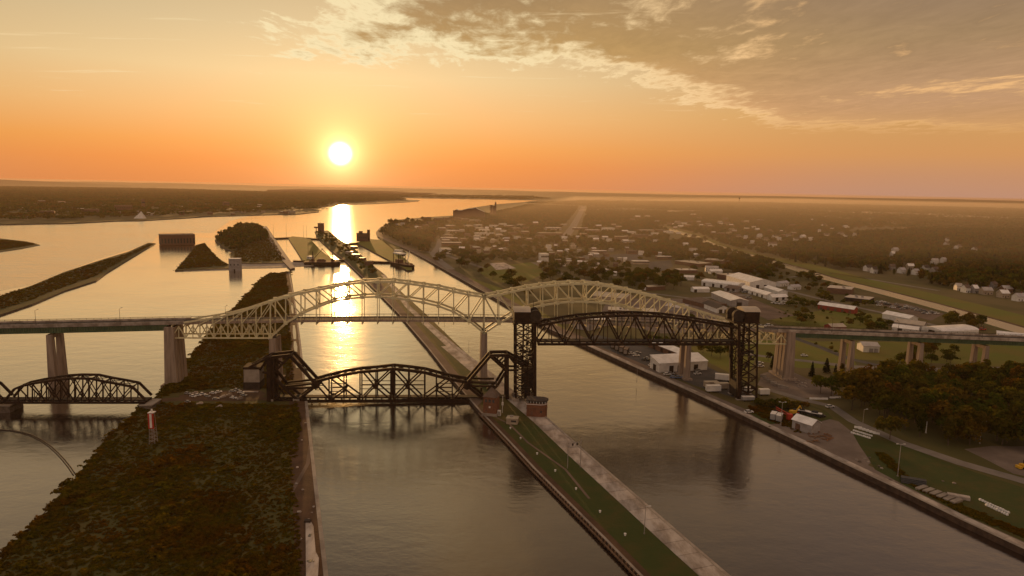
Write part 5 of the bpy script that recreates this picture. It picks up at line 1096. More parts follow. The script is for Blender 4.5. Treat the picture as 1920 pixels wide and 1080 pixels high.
# signal gantry on the pier
a, c = G(1064, 878, 3), G(1088, 876, 3); r = thing('signal_gantry', 'tall portal of two thin poles with a double crossbar on the pier lawn', 'gantry', a)
dv = c - a; hh = 11.5
MB().cyl((0, 0, -.3), (0, 0, hh), .17, .13, 7).build('pole', M['galv'], r); MB().cyl(dv + Vector((0, 0, -.3)), dv + Vector((0, 0, hh + 1.4)), .2, .15, 7).build('pole', M['galv'], r)
for z in (hh - .3, hh - 2.3): MB().bar((0, 0, z), dv + Vector((0, 0, z)), .2).build('crossbar', M['galv'], r)
for k in range(4): MB().bar(dv * (k / 4) + Vector((0, 0, hh - 2.3)), dv * ((k + 1) / 4) + Vector((0, 0, hh - .3)), .1).build('brace', M['galv'], r)
for k in (.35, .7): MB().box(*(dv * k)[:2], hh - 1.5, .7, .5, .9).build('signal_head', M['dgrey'], r)
pole(1208, 1001, 10, 'single light pole on the near end of the pier lawn beside the pale quay', 3, 1, .14)
pole(1019, 770, 9, 'thin post beside the round-ended brick control house', 3, 0, .12)
for i, (x, y) in enumerate([(879, 660), (833, 612), (1155, 668), (1194, 716)]):
    pole(x, y, 8.5, ['thin pole on the pale quay left of the centre bridge pier', 'thin pole farther up the pale quay under the left arch', 'thin mooring pole on the mainland quay below the dark boxcars', 'thin mooring pole on the mainland quay nearer the white warehouse'][i], 3 if i < 2 else 3.5, 0, .12)
# bollards and pile fenders of the centre pier
cpier = bpy.data.objects['centre_pier']
for i, (x, y) in enumerate([(976, 823), (1007, 852), (1041, 884), (1080, 918), (1125, 961), (1172, 1004), (957, 804)]):
    b = MB(); b.cyl((0, 0, -.1), (0, 0, .55), .35, .28, 10); b.cyl((0, 0, .55), (0, 0, .8), .48, .44, 10); o = b.build('mooring_bollard', M['white']); o.location = G(x, y, 3)
    tag(o, None, 'bollard', 'white mooring bollards on the pier lawn'); auto(o, 'white mooring bollard', o.location)
fen = MB().box(0, 0, -2.6, .42, .5, 2.75).mesh('fender_pile', M['wood'])
edge = [Vector((p[0], p[1], 0)) for p in GP(CP_L[8:], 3.0)]; nf = 0
for a, c in frame(edge):
    d_ = (c - a); n_ = Vector((-d_.y, d_.x, 0)).normalized()
    k = int(d_.length / 2.2)
    for i in range(k):
        p = a.lerp(c, i / k) + (n_ * .28 if n_.x < 0 else -n_ * .28); inst('fender_pile', fen, cpier, (p.x, p.y, 3.0), math.atan2(d_.y, d_.x)); nf += 1
for a, c in frame(edge):
    b = MB(); d_ = (c - a); n_ = Vector((-d_.y, d_.x, 0)).normalized(); n_ = n_ if n_.x < 0 else -n_; b.bar(a + n_ * .75 + Vector((0, 0, 2.2)), c + n_ * .75 + Vector((0, 0, 2.2)), .35, .5); o = b.build('wale_beam', M['wood'], cpier)
# quay stones along the mainland wall
mland = bpy.data.objects['mainland']
# pale slab hull ashore on the island track
P = [G(*q_, 3.02) for q_ in [(574, 1110), (573, 979), (580, 977), (588, 992), (592, 1040), (598, 1052), (596, 1090), (590, 1110)]]
r = thing('concrete_barge', 'pale concrete slab hull with dark hatches lying on the bare track', 'slab', P[1]); b = MB(); b.prism([tuple(p - P[1])[:2] for p in P], .0, 1.1); b.build('slab', M['quay'], r)
for x, y in ((581, 1004), (582, 1052), (577, 1052), (588, 1053)):
    q_ = G(x, y, 4.1) - P[1]; MB().box(q_.x, q_.y, 1.08, .9 if x in (581, 582) else .5, 1.6 if x in (581, 582) else .6, .18).build('hatch', M['black'], r)
q_ = G(577, 981, 3.5) - P[1]; MB().box(q_.x, q_.y, 1.0, 2.2, 1.6, .7).build('winch', M['dgrey'], r)
# scattered stones on the track
rb = random.Random(4)
def rock(name, p, s, seed, mm, label=None, cat=None, group=None, flat=.6):
    rg = np.random.default_rng(seed); bm = bmesh.new(); bmesh.ops.create_icosphere(bm, subdivisions=1, radius=1)
    for v in bm.verts: v.co *= .75 + .45 * rg.random(); v.co.z *= flat
    me = bpy.data.meshes.new(name); bm.to_mesh(me); bm.free(); me.materials.append(mm); o = bpy.data.objects.new(name, me); COL.objects.link(o); o.location = p; o.scale = (s, s, s); o.rotation_euler = (0, 0, rg.random() * 6); return tag(o, label, cat, group)
for i, (x, y, s) in enumerate([(561, 960, .9), (588, 950, .6), (558, 876, .7), (566, 825, .6), (573, 793, .7), (585, 961, .45), (556, 907, .8), (568, 918, .6), (564, 1010, .5)]): auto(rock('boulder', G(x, y, 3.1), s, i, M['quay'], None, 'boulder', 'pale stones on the island track'), 'pale loose stone', G(x, y, 3))
# junk and cars at the clearing on the island
for i, (x, y, c) in enumerate([(352, 739, 'silver'), (362, 744, 'white'), (371, 742, 'white'), (380, 740, 'white'), (389, 744, 'silver'), (400, 738, 'white'), (410, 736, 'white'), (405, 749, 'silver'), (436, 735, 'silver'), (444, 732, 'silver'), (452, 737, 'white'), (438, 747, 'white'), (457, 742, 'silver'), (353, 755, 'silver')]): car(x, y, c, rb.uniform(-.5, .6), None, 3.0, {'white': 'white old car', 'silver': 'grey old car'}[c], 'old vehicles on the island clearing', .85)
for i, (x, y) in enumerate([(375, 758), (411, 764), (430, 741), (450, 748), (418, 745), (366, 738)]):
    b = MB(); b.box(0, 0, 0, 3.2, 1.2, .7); b.box(.4, .1, .7, 1.8, .9, .5); o = b.build('scrap_pile', M['quay']); o.location = G(x, y, 3.05); o.rotation_euler = (0, 0, rb.random()); tag(o, None, 'scrap pile', 'scrap on the island clearing'); auto(o, 'pale heap of scrap slabs', o.location)
o = MB().box(0, 0, 0, 8.5, 1.5, .35).build('concrete_slab', M['quay']); o.location = G(470, 735, 3.05); tag(o, 'long pale slab lying under the boxy bascule counterweight', 'slab')
# wet pools on the canal-side track
for x0, y0, x1, y1, w in [(547, 568, 549, 588, 2), (551, 610, 553, 636, 2.6), (553, 640, 555, 660, 2.6), (556, 676, 558, 690, 2.4)]:
    strip('puddle', GP([(x0, y0), ((x0 + x1) / 2, (y0 + y1) / 2), (x1, y1)], 3.0), [w * .6, w, w * .7], M['still'], 3.07)

# ---- waterfront storage yard
for i, (x, y) in enumerate([(1150, 652), (1158, 656), (1166, 660), (1174, 664)]):
    r = thing('boxcar', ['farthest', 'second farthest', 'second nearest', 'nearest'][i] + ' of the four dark boxcars parked along the quay', 'rail car', G(x, y), R(72), 'dark boxcars on the quay')
    MB().box(0, 0, 1.0, 9.5, 3.0, 3.3).build('body', M['dgrey'], r); MB().box(0, 0, 4.32, 9.6, 3.1, .25).build('roof', M['brownroof'], r); MB().box(0, 1.52, 1.3, 2.6, .1, 2.6).build('door', M['brownwall'], r); MB().box(-4.78, 0, 1.2, .1, 2.4, 2.8).build('end_door', M['galv'], r)
    for xx in (-3.2, 3.2):
        for yy in (-1, 1): inst('wheel', WHEEL, r, (xx, yy * .9, .5), 0, 1.3)
for i, (x, y, c, rz) in enumerate([(1184, 664, 'white', .3), (1193, 668, 'white', .2), (1196, 663, 'silver', .1), (1208, 675, 'black', .9), (1213, 673, 'silver', 1.2), (1218, 676, 'black', .4), (1222, 686, 'white', .3), (1251, 703, 'white', .1), (1258, 702, 'silver', .2), (1263, 709, 'blue', -.2), (1273, 709, 'blue', .1), (1308, 702, 'white', .3), (1309, 696, 'silver', .3), (1281, 693, 'white', .1)]): car(x, y, c, rz, None, 3.55, None, 'vehicles in the waterfront yard', 1.1)
trailer(1337, 735, 8.5, 3, 3.2, 'white', R(8), 'white rounded box trailer in front of the two tan boxes'); trailer(1333, 727, 8.5, 3, 3.0, 'tanwall', R(8), 'left tan-topped box behind the white box trailer'); trailer(1352, 730, 8.5, 3, 3.0, 'tanwall', R(8), 'right tan-topped box close to the lift tower'); trailer(1356, 714, 10, 3, 3.3, 'white', R(-16), 'lone white caravan left of the right-hand lift tower')
trailer(1432, 741, 6, 2.6, 2.8, 'white', R(5), 'small white box trailer right of the right-hand lift tower'); trailer(1402, 752, 7, 2.6, 1.8, 'silver', R(4), 'low grey trailer at the foot of the right-hand lift tower'); trailer(1404, 735, 5, 2.2, 2.0, 'white', R(20), 'small white trailer behind the legs of the right-hand lift tower')
# ---- wharf: trailers, boom, digger, boats
trailer(1450, 787, 5.5, 2.6, 2.9, 'silver', R(60), 'grey box truck body at the left of the wharf gear, end-on'); trailer(1461, 790, 5.5, 2.6, 2.9, 'silver', R(60), 'second grey box body just under the red boom')
p0, p1 = G(1455, 774, 4), G(1480, 786, 4); r = thing('crane_boom', 'bright red lattice crane boom resting beside the white ribbed shed', 'crane boom', p0); dv = p1 - p0 + Vector((0, 0, 1.2))
for s in (-.6, .6):
    for z in (0.4, 1.5): MB().bar((0, s, z + 1.6), dv + Vector((0, s, z)), .26).build('boom_chord', M['red'], r)
for k in range(8): MB().bar(dv * (k / 8) + Vector((0, -.6, 2)), dv * ((k + 1) / 8) + Vector((0, .6, 2)), .2).build('boom_brace', M['red'], r)
MB().box(*dv[:2], -.3, 2.6, 2.2, 3.2).build('boom_head', M['red'], r); MB().box(0, 0, -.4, 1.2, 2, 1.9).build('cradle', M['dgrey'], r)
r = thing('excavator', 'yellow excavator between the red boom and the boats', 'excavator', G(1488, 777), R(20))
for s in (-1, 1): MB().box(0, s * 1.1, 0, 4.2, .7, .95).build('track', M['rubber'], r)
MB().box(-.6, 0, 1.0, 3.2, 2.5, 1.3).build('body', M['yellow'], r); MB().box(.9, .6, 1.1, 1.4, 1.1, 1.9).build('cab', M['glass'], r); MB().bar((1.2, -.4, 1.8), (3.6, -.4, 4.6), .5).build('boom', M['yellow'], r); MB().bar((3.6, -.4, 4.6), (5.2, -.4, 1.8), .4).build('stick', M['yellow'], r); MB().box(5.2, -.4, .7, 1, 1.2, 1.1).build('bucket', M['dgrey'], r)
def boat(x, y, L, w, rz, lab, deck='white', hull='black', z=3.5):
    r = thing('boat', lab, 'boat', G(x, y, z), rz, 'boats stored ashore')
    ring = [(-.5, -.42), (.05, -.5), (.34, -.3), (.5, 0), (.34, .3), (.05, .5), (-.5, .42)]; b = MB(); b.prism([(a * L, c * w) for a, c in ring], .6, 1.9, 0, None, 1.1); b.build('hull', M[hull], r)
    b = MB(); b.prism([(a * L * 1.02, c * w * .98) for a, c in ring], 1.9, 2.1); b.build('deck', M[deck], r); b = MB(); b.hexa([(-.3*L, -.3*w, 2.1), (.12*L, -.3*w, 2.1), (.12*L, .3*w, 2.1), (-.3*L, .3*w, 2.1), (-.27*L, -.24*w, 3.1), (.02*L, -.24*w, 3.1), (.02*L, .24*w, 3.1), (-.27*L, .24*w, 3.1)]); b.build('cabin', M['glass'], r)
    MB().box(0, 0, .2, L * .7, w * .3, .4).build('cradle', M['galv'], r); return r
boat(1506, 776, 6.5, 2.4, R(-20), 'smaller white boat ashore right of the yellow excavator'); boat(1524, 780, 8.5, 3.0, R(150), 'larger white-decked boat ashore behind the ribbed shed'); boat(1690, 709, 9, 2.6, R(-35), 'slim red-hulled boat on a cradle below the middle twin-column pier', 'white', 'red')
for i, (x, y, c, rz) in enumerate([(1556, 764, 'white', .3), (1540, 782, 'black', .4), (1494, 775, 'red', .3), (1404, 774, 'white', .2), (1617, 707, 'silver', .1), (1626, 711, 'white', .1), (1636, 708, 'white', .2), (1648, 712, 'white', .1), (1658, 715, 'silver', .2), (1768, 706, 'white', .05), (1508, 668, 'white', 0), (1425, 682, 'white', .2), (1462, 690, 'silver', .2), (1426, 688, 'white', .2), (1604, 732, 'white', .3)]): car(x, y, c, rz, None, 3.6, None, 'vehicles about the wharf and roads', 1.1)
def blocks(pts, sz, name, look, cat, group, mm, z=3.5, rz=None, shp=None):
    me = (shp or MB().box(0, 0, 0, *sz)).mesh(name, mm)
    for i, (x, y) in enumerate(pts):
        o = inst(name, me, None, G(x, y, z), rb.uniform(-.15, .15) if rz is None else rz); o.scale = [rb.uniform(.9, 1.1) * (.58 if 'bag' in name else 1)] * 3; tag(o, None, cat, group); auto(o, look, o.location)
lerp = lambda a, c, n: [(a[0] + (c[0] - a[0]) * k / (n - 1), a[1] + (c[1] - a[1]) * k / (n - 1)) for k in range(n)]
bagm = MB(); bagm.hexa([(-.75, -.7, 0), (.75, -.7, 0), (.75, .7, 0), (-.75, .7, 0), (-.62, -.55, 1.05), (.62, -.6, 1.1), (.6, .58, 1.0), (-.6, .6, 1.08)]); bagm.hexa([(-.5, -.45, 1.08), (.5, -.45, 1.08), (.5, .45, 1.05), (-.5, .45, 1.08), (-.2, -.2, 1.35), (.2, -.15, 1.38), (.2, .2, 1.35), (-.2, .2, 1.36)])
blocks(lerp((1597, 812), (1630, 822), 10) , None, 'bulk_bag', 'white bulk bag in the front row', 'bulk bag', 'white bulk bags by the wharf road', M['fabric'], 3.5, None, bagm); blocks(lerp((1601, 808), (1634, 818), 10), None, 'bulk_bag', 'white bulk bag in the back row', 'bulk bag', 'white bulk bags by the wharf road', M['fabric'], 3.5, None, bagm)
blocks(lerp((1838, 938), (1890, 962), 12), None, 'bulk_bag', 'white bulk bag in the upper row', 'bulk bag', 'white bulk bags on the quayside lawn', M['fabric'], 3.5, None, bagm); blocks(lerp((1850, 948), (1888, 966), 9), None, 'bulk_bag', 'white bulk bag in the lower row', 'bulk bag', 'white bulk bags on the quayside lawn', M['fabric'], 3.5, None, bagm)
barr = MB(); barr.hexa([(-1.6, -.4, 0), (1.6, -.4, 0), (1.6, .4, 0), (-1.6, .4, 0), (-1.6, -.15, .95), (1.6, -.15, .95), (1.6, .15, .95), (-1.6, .15, .95)])
blocks(lerp((1609, 803), (1643, 814), 6), None, 'concrete_barrier', 'pale barrier block behind the bulk bags', 'barrier', 'barrier blocks behind the bulk bags', M['white'], 3.5, R(-25), barr)
big = MB(); big.box(0, 0, 0, 3.6, 1.3, 1.6)
blocks([(1431, 707), (1436, 711), (1443, 716), (1450, 720), (1457, 724), (1465, 727), (1472, 728)], None, 'concrete_block', 'pale barrier block on the curved row', 'barrier', 'curved row of blocks at the broad pier', M['conc'], 3.52, R(-35), big)
blocks(lerp((1523, 748.5), (1546, 749), 4) + [(1561, 746.5), (1571, 746)], None, 'concrete_barrier', 'pale barrier along the yard road', 'barrier', 'barriers along the yard road', M['white'], 3.6, 0, barr)
# timber and rubble heaps
for i in range(22):
    x, y = rb.uniform(1517, 1558), rb.uniform(808, 830); L = rb.uniform(2, 5.5); o = MB().box(0, 0, 0, L, .45, .35).build('timber_baulk', M['wood'] if i % 3 else M['rustwood']); o.location = G(x, y, 3.55 + .3 * rb.random()); o.rotation_euler = (rb.uniform(-.15, .15), rb.uniform(-.15, .15), rb.random() * 3.1); tag(o, None, 'timber', 'loose timbers beside the ribbed shed'); auto(o, 'brown loose timber baulk' if i % 3 else 'orange-brown loose timber baulk', o.location)
for i in range(16):
    x, y = rb.uniform(1488, 1512), rb.uniform(713, 727); auto(rock('rubble_stone', G(x, y, 3.6), rb.uniform(.6, 1.3), 50 + i, M['quay'], None, 'rubble', 'rubble at the foot of the broad pier'), 'pale rubble stone', G(x, y))
for i, (x, y, s) in enumerate([(1606, 862, .8), (1612, 866, .9), (1622, 860, 1.0), (1630, 858, .7), (1628, 866, .8), (1648, 874, .8), (1653, 878, .9), (1669, 900, .6), (1676, 902, .6), (1768, 902, .6), (1789, 906, .8), (1443, 800, .7), (1428, 790, .6)]): auto(rock('boulder', G(x, y, 3.6), s, 90 + i, M['stone'] if i % 2 else M['conc'], None, 'boulder', 'boulders along the mainland quay'), 'rough quayside boulder', G(x, y))
pm = MB().cyl((-4.5, 0, 0), (4.5, 0, 0), .3, None, 8).mesh('pipe', M['black'])
r = thing('pipe_stack', 'black stack of pipes at the edge of the quayside lawn', 'pipe stack', G(1712, 906), R(-24))
for k in range(4):
    for j in range(7 - k): inst('pipe', pm, r, (0, (j - (6 - k) / 2) * .62, .32 + k * .54))
for i, (x, y) in enumerate([(1728, 916), (1741, 921), (1754, 926), (1767, 931), (1780, 936), (1793, 941)]):
    o = MB().box(0, 0, 0, 1.9, 6.0, .8).build('concrete_slab', M['conc']); o.location = G(x, y, 3.55); o.rotation_euler = (0, 0, R(-60)); tag(o, None, 'slab', 'row of slabs on the quay'); auto(o, 'flat concrete slab of the quayside row', o.location)
o = MB().box(0, 0, 0, 7.5, 2.2, 1.3).build('concrete_beam', M['quay']); o.location = G(1797, 934, 3.55); o.rotation_euler = (0, 0, R(-26)); tag(o, 'long pale concrete beam at the end of the slab row', 'beam')
pole(1683, 893, 14, 'tall twin-headed light pole on the lawn left of the black pipe stack', 3.5, 2, .2); pole(1464, 797, 12, 'light pole standing in front of the red boom', 3.5, 2, .18); pole(1837, 832, 11, 'light pole in front of the dark wood by the dirt lot', 3.5, 1, .16); pole(1736, 812, 6, 'short pale post at the edge of the dark wood', 3.5, 0, .25, mm='white'); pole(1618, 792, 7, 'thin post at the bend of the wharf road left of the orange-topped tree', 3.5, 1, .12)
r = thing('loader', 'yellow loader cut off at the right edge of the dirt lot', 'loader', G(1921, 878), R(10)); MB().box(0, 0, .8, 4, 2.2, 1.2).build('body', M['yellow'], r); MB().box(.6, 0, 2.0, 1.6, 1.8, 1.5).build('cab', M['glass'], r); MB().box(-3, 0, .3, 1.2, 2.6, 1.1).build('bucket', M['yellow'], r)
for xx in (-1.3, 1.4):
    for yy in (-1.1, 1.1): inst('wheel', WHEEL, r, (xx, yy, .6), 0, 1.8)
# scrapyard rows by the power canal
for i in range(26):
    u = i / 25; x = 1642 + 112 * u + rb.uniform(-3, 3); y = 567 + 20 * u + rb.uniform(-3.5, 5); c = rb.choice(['silver', 'black', 'white', 'silver', 'black']); car(x, y, c, rb.uniform(-.6, .6), None, 3.6, {'white': 'white scrapyard car', 'silver': 'grey scrapyard car', 'black': 'dark scrapyard car'}[c], 'cars of the scrapyard by the power canal', 1.35)
for i, (x, y, c) in enumerate([(1452, 569, 'white'), (1459, 570, 'white'), (1466, 571, 'white'), (1470, 567, 'white'), (1396, 549, 'silver'), (1404, 559, 'silver'), (1372, 549, 'silver'), (1428, 613, 'white'), (1442, 612, 'white'), (1841, 619, 'red')]): car(x, y, c, .2, None, 3.6, None, 'vehicles on the estate', 1.6)
# ------------------------------------------------------------------ trees one can tell apart
TG = 'single trees near the bridges'
for x, y, h, k, wd in [(1668, 824, 12, 'broad', 1.0), (1522, 706, 9.5, 'conifer', 1.1), (1549, 699, 10, 'conifer', 1.3), (1566, 702, 7, 'conifer', 1), (1578, 704, 8, 'slim', 1), (1538, 738, 11, 'broad', 1.0), (1558, 745, 12, 'broad', 1), (1573, 735, 10, 'broad', 1), (1643, 707, 5, 'broad', 1), (1668, 704, 5, 'broad', 1), (1692, 702, 4.5, 'broad', 1), (1655, 706, 3.4, 'bush', 1),
                      (1448, 690, 9, 'conifer', 1), (1440, 676, 6, 'broad', 1), (1890, 711, 4, 'bush', 1), (1903, 709, 5.5, 'conifer', 1), (1878, 712, 3, 'bush', 1), (1915, 708, 4, 'bush', 1),
                      (1423, 757, 3.4, 'bush', 1), (1433, 761, 3.8, 'bush', 1.1), (1446, 764, 4.2, 'bush', 1.1), (1458, 764, 5, 'bush', 1.1), (1470, 765, 4.6, 'bush', 1), (1481, 765, 4.8, 'bush', 1.1), (1492, 764, 4.0, 'bush', 1), (1503, 762, 3.4, 'bush', 1), (1411, 768, 2.6, 'bush', 1),
                      (1545, 565, 12, 'broad', 1.0), (1556, 570, 10, 'broad', 1), (1529, 541, 8, 'broad', 1.1), (1500, 527, 13, 'broad', .8), (1511, 525, 11, 'broad', .8), (1463, 528, 9, 'broad', .9), (1314, 524, 10, 'broad', 1.1), (1306, 527, 8, 'broad', 1), (1338, 520, 7, 'broad', 1), (1350, 521, 6, 'broad', 1), (1390, 626, 6, 'broad', 1), (1284, 596, 5, 'broad', 1), (1296, 596, 4, 'bush', 1), (1334, 668, 9, 'broad', 1), (1350, 672, 9, 'broad', 1), (1365, 668, 8, 'broad', 1), (1318, 662, 7, 'broad', 1), (1246, 652, 9, 'broad', 1), (1262, 655, 9, 'broad', 1), (1230, 648, 8, 'broad', 1), (1278, 660, 8, 'broad', 1), (1215, 642, 7, 'broad', 1)]:
    tree(x, y, h, k, group=TG, wide=wd)
def grow(poly, n, hs, kind, look, grp, sep, seed, z=3.5, kinds=None):
    rg = np.random.default_rng(seed); q = in_px(poly, n * 12, rg, z); keep = []
    for p in q:
        if len(keep) >= n: break
        if all((p[0]-k[0])**2 + (p[1]-k[1])**2 > sep * sep for k in keep): keep.append(p)
    for p in keep:
        x, y = W((p[0], p[1], z)); tree(x, y, rg.uniform(*hs), kinds[rg.integers(len(kinds))] if kinds else kind, look, z, None, grp, wide=rg.uniform(.9, 1.15))
# the dark wood at the right, tree by tree
grow([(1588, 772), (1600, 735), (1640, 722), (1760, 722), (1935, 716), (1935, 842), (1860, 834), (1800, 838), (1740, 830), (1700, 815), (1640, 788)], 150, (11, 18), 'broad', None, 'trees of the dark wood at the right', 4.0, 1, kinds=['broad'] * 5 + ['slim'] * 3)
grow([(1684, 690), (1700, 664), (1790, 660), (1812, 690)], 12, (8, 11), 'broad', None, 'trees beyond the right-hand piers', 5, 2)
grow([(1770, 614), (1790, 596), (1848, 610), (1838, 622), (1800, 616)], 12, (8, 12), 'broad', None, 'trees by the power canal', 5, 3)
grow([(1585, 612), (1610, 596), (1668, 606), (1660, 625), (1610, 625)], 14, (4, 8), 'broad', None, 'scrubby trees behind the right-hand girders', 5, 4, kinds=['broad', 'broad', 'bush'])
grow([(1490, 590), (1525, 585), (1545, 600), (1540, 615), (1490, 612)], 8, (4, 8), 'broad', None, 'scrubby trees behind the right-hand girders', 6, 14, kinds=['broad', 'bush'])
grow([(1470, 560), (1500, 556), (1530, 570), (1520, 580), (1480, 575)], 8, (4, 8), 'broad', None, 'scrubby trees behind the right-hand girders', 6, 15, kinds=['broad', 'bush'])
grow([(1150, 545), (1165, 520), (1200, 514), (1280, 520), (1280, 542), (1200, 552)], 38, (10, 15), 'broad', None, 'bushy trees above the right arch', 7, 5)
grow([(1012, 538), (1015, 502), (1110, 500), (1150, 520), (1130, 535)], 45, (9, 14), 'broad', None, 'trees above the centre of the bridge', 7, 6)
grow([(800, 487), (850, 470), (905, 500), (960, 522), (1010, 545), (1000, 565), (935, 535), (850, 505)], 30, (9, 14), 'broad', None, 'trees along the canal park', 9, 7)
grow([(725, 425), (735, 416), (850, 412), (845, 420), (760, 428)], 16, (13, 19), 'broad', None, 'tall trees on the town waterfront skyline', 20, 8)
grow([(1296, 446), (1322, 452), (1330, 462), (1300, 458)], 7, (9, 13), 'broad', None, 'trees by the power canal', 7, 16)
grow([(1412, 486), (1446, 490), (1452, 500), (1420, 498)], 8, (9, 13), 'broad', None, 'trees by the power canal', 6, 17)
grow([(1500, 514), (1540, 520), (1548, 530), (1510, 528)], 9, (7, 11), 'broad', None, 'trees by the power canal', 6, 18)
grow([(1330, 486), (1420, 494), (1440, 512), (1380, 514), (1340, 500)], 16, (8, 12), 'broad', None, 'trees above the white halls', 8, 19)
# ------------------------------------------------------------------ woods, suburbs and scrub as masses
def clear(q, hh, margin=3, run=1.0):                    # keep trees off buildings, out of their line of sight, and off open ground
    keep = np.ones(len(q), bool)
    for x, y, hw, hd, rz, h in OCC:
        dx, dy = q[:, 0] - x, q[:, 1] - y; d = math.hypot(x, y)
        ux, uy = x / d, y / d; s = -(dx * ux + dy * uy); l = np.abs(-dx * uy + dy * ux)      # s: towards the camera
        dep = (CAMH - 3.5) / d; w = max(abs(hw * math.cos(rz)) + abs(hd * math.sin(rz)), 4) + margin
        on = (np.abs(s) < max(hd, hw * abs(math.sin(rz))) + margin) & (l < w)
        hide = (s > 0) & (l < w) & (hh > h * .55 + s * dep) & (s < 260)
        keep &= ~(on | hide)
    for P in OPEN: keep &= ~inside(q, P)
    return keep
def band(pxs, w, z=3.5):                                 # an open corridor along a line
    L = [Vector((p[0], p[1], 0)) for p in GP(pxs, z)]; a = [p for p in offset(L, w / 2)]; c = [p for p in offset(L, -w / 2)]; return [tuple(p)[:2] for p in a + c[::-1]]
P2 = lambda pxs: [p[:2] for p in GP(pxs, 3.5)]
OPEN = [band([(1060, 446), (1075, 424), (1088, 400), (1094, 386)], 60), band([(1000, 492), (1030, 506), (1075, 520), (1180, 545), (1300, 560), (1440, 550)], 14), band([(846, 507), (828, 492), (812, 476), (822, 462), (826, 446)], 22),
        band([(1232, 424), (1262, 432), (1300, 443), (1330, 458), (1372, 470), (1420, 484), (1480, 500), (1550, 522), (1640, 544), (1740, 570), (1840, 598), (1990, 642)], 52), band([(1478, 520), (1560, 512), (1640, 525), (1760, 545)], 10), band([(800, 487), (850, 515), (930, 560)], 36), band([(708, 443), (732, 455), (762, 467), (800, 487)], 30),
        P2([(975, 494), (1005, 490), (1020, 512), (990, 528), (930, 530), (900, 512)]), P2([(1216, 491), (1262, 487), (1264, 502), (1240, 510), (1216, 504)]), P2([(1100, 478), (1200, 472), (1212, 492), (1140, 490)]), P2([(905, 505), (912, 492), (975, 494), (985, 505), (950, 512)])]
def wood(name, poly, per_ha, hs, bk, seed, base=10, z=3.5, spread=.2, nofree=False):
    P = [p[:2] for p in GP(poly, z)]; A = abs(sum(P[i][0]*P[(i+1) % len(P)][1] - P[(i+1) % len(P)][0]*P[i][1] for i in range(len(P)))) / 2
    n = int(A / 1e4 * per_ha); rg = np.random.default_rng(seed); q = in_px(poly, n, rg, z); hh = rg.uniform(*hs, len(q))
    if not nofree:
        k = clear(q, hh); q, hh = q[k], hh[k]
    s = hh / base; sc = np.c_[s * rg.uniform(1 - spread, 1 + spread, len(s)), s * rg.uniform(1 - spread, 1 + spread, len(s)), s]
    print('wood', name, len(q)); return scatter(name, q, sc, bk)
wood('park_trees', [(712, 440), (722, 428), (740, 421), (840, 418), (832, 444), (822, 464), (800, 484), (762, 464), (732, 452)], 62, (9, 16), BK_MIX, 21)
wood('town_trees', [(845, 418), (990, 385), (1250, 395), (1255, 470), (1150, 520), (1000, 492), (900, 500), (840, 480), (826, 455)], 58, (7, 13), BK_TREE, 22)
wood('town_trees', [(1250, 400), (1430, 395), (1620, 420), (1560, 450), (1440, 480), (1350, 475), (1250, 430)], 60, (7, 13), BK_TREE, 23)
wood('town_trees', [(1180, 470), (1310, 446), (1410, 484), (1470, 505), (1440, 530), (1360, 512), (1290, 508), (1230, 486)], 90, (7, 13), BK_TREE, 24)
wood('estate_trees', [(1440, 505), (1530, 525), (1640, 560), (1680, 590), (1560, 575), (1480, 545)], 22, (4, 9), BK_TREE, 25)
wood('hillside_wood', [(1440, 478), (1500, 455), (1600, 440), (1720, 434), (1990, 434), (1990, 560), (1860, 545), (1790, 545), (1700, 520), (1600, 508), (1500, 496)], 85, (9, 16), BK_MIX, 26)
wood('field_scrub', [(1440, 606), (1700, 632), (1700, 600), (1560, 575), (1480, 560)], 40, (2, 4), BK_TREE, 27)
wood('field_scrub', [(1500, 640), (1600, 650), (1680, 660), (1680, 680), (1600, 672), (1540, 660)], 25, (2, 4), BK_TREE, 28)
wood('island_trees', [(404, 450), (412, 441), (428, 431), (450, 423), (474, 421), (490, 428), (500, 436), (503, 448), (470, 458), (440, 472), (420, 464)], 110, (6, 11), BK_MIX, 29, z=2.8)
wood('island_scrub', [(440, 470), (492, 440), (500, 432), (535, 488), (470, 492), (440, 488)], 1000, (.4, 1.2), BK_SCRUB, 30, base=1, z=2.8)
wood('islet_scrub', [(332, 505), (348, 487), (368, 461), (383, 457), (395, 470), (412, 488), (428, 498)], 1100, (.5, 1.6), BK_SCRUB, 31, base=1, z=2.5)
wood('dyke_scrub', [(-40, 590), (0, 580), (60, 562), (120, 538), (180, 517), (240, 482), (288, 458), (278, 458), (240, 476), (190, 490), (120, 513), (60, 538), (0, 553), (-40, 565)], 1100, (.5, 1.4), BK_SCRUB, 32, base=1, z=2.5)
wood('dyke_scrub', [(-40, 473), (0, 469), (40, 463), (70, 458), (45, 454), (0, 450), (-40, 449)], 900, (.6, 1.8), BK_SCRUB, 33, base=1, z=2)
wood('pier_trees', [(588, 441), (598, 436), (618, 440), (660, 472), (700, 505), (712, 520), (692, 522), (650, 485), (620, 462)], 60, (3, 8), BK_TREE, 34, z=3)
wood('far_groves', [(990, 381), (1100, 377), (1400, 380), (1920, 392), (2000, 394), (2000, 436), (1720, 430), (1560, 428), (1430, 398), (1250, 397)], 5, (8, 15), BK_CLUMP, 35)
wood('shore_groves', [(-200, 420), (130, 412), (330, 404), (480, 398), (590, 392), (620, 382), (760, 375), (700, 366), (300, 354), (-200, 347)], 3.4, (9, 16), BK_CLUMP, 36)
wood('shore_groves', [(500, 371), (640, 370), (800, 371), (985, 374.5), (1030, 373), (1000, 368), (640, 364), (500, 363)], 1.0, (10, 18), BK_CLUMP, 37, nofree=True)
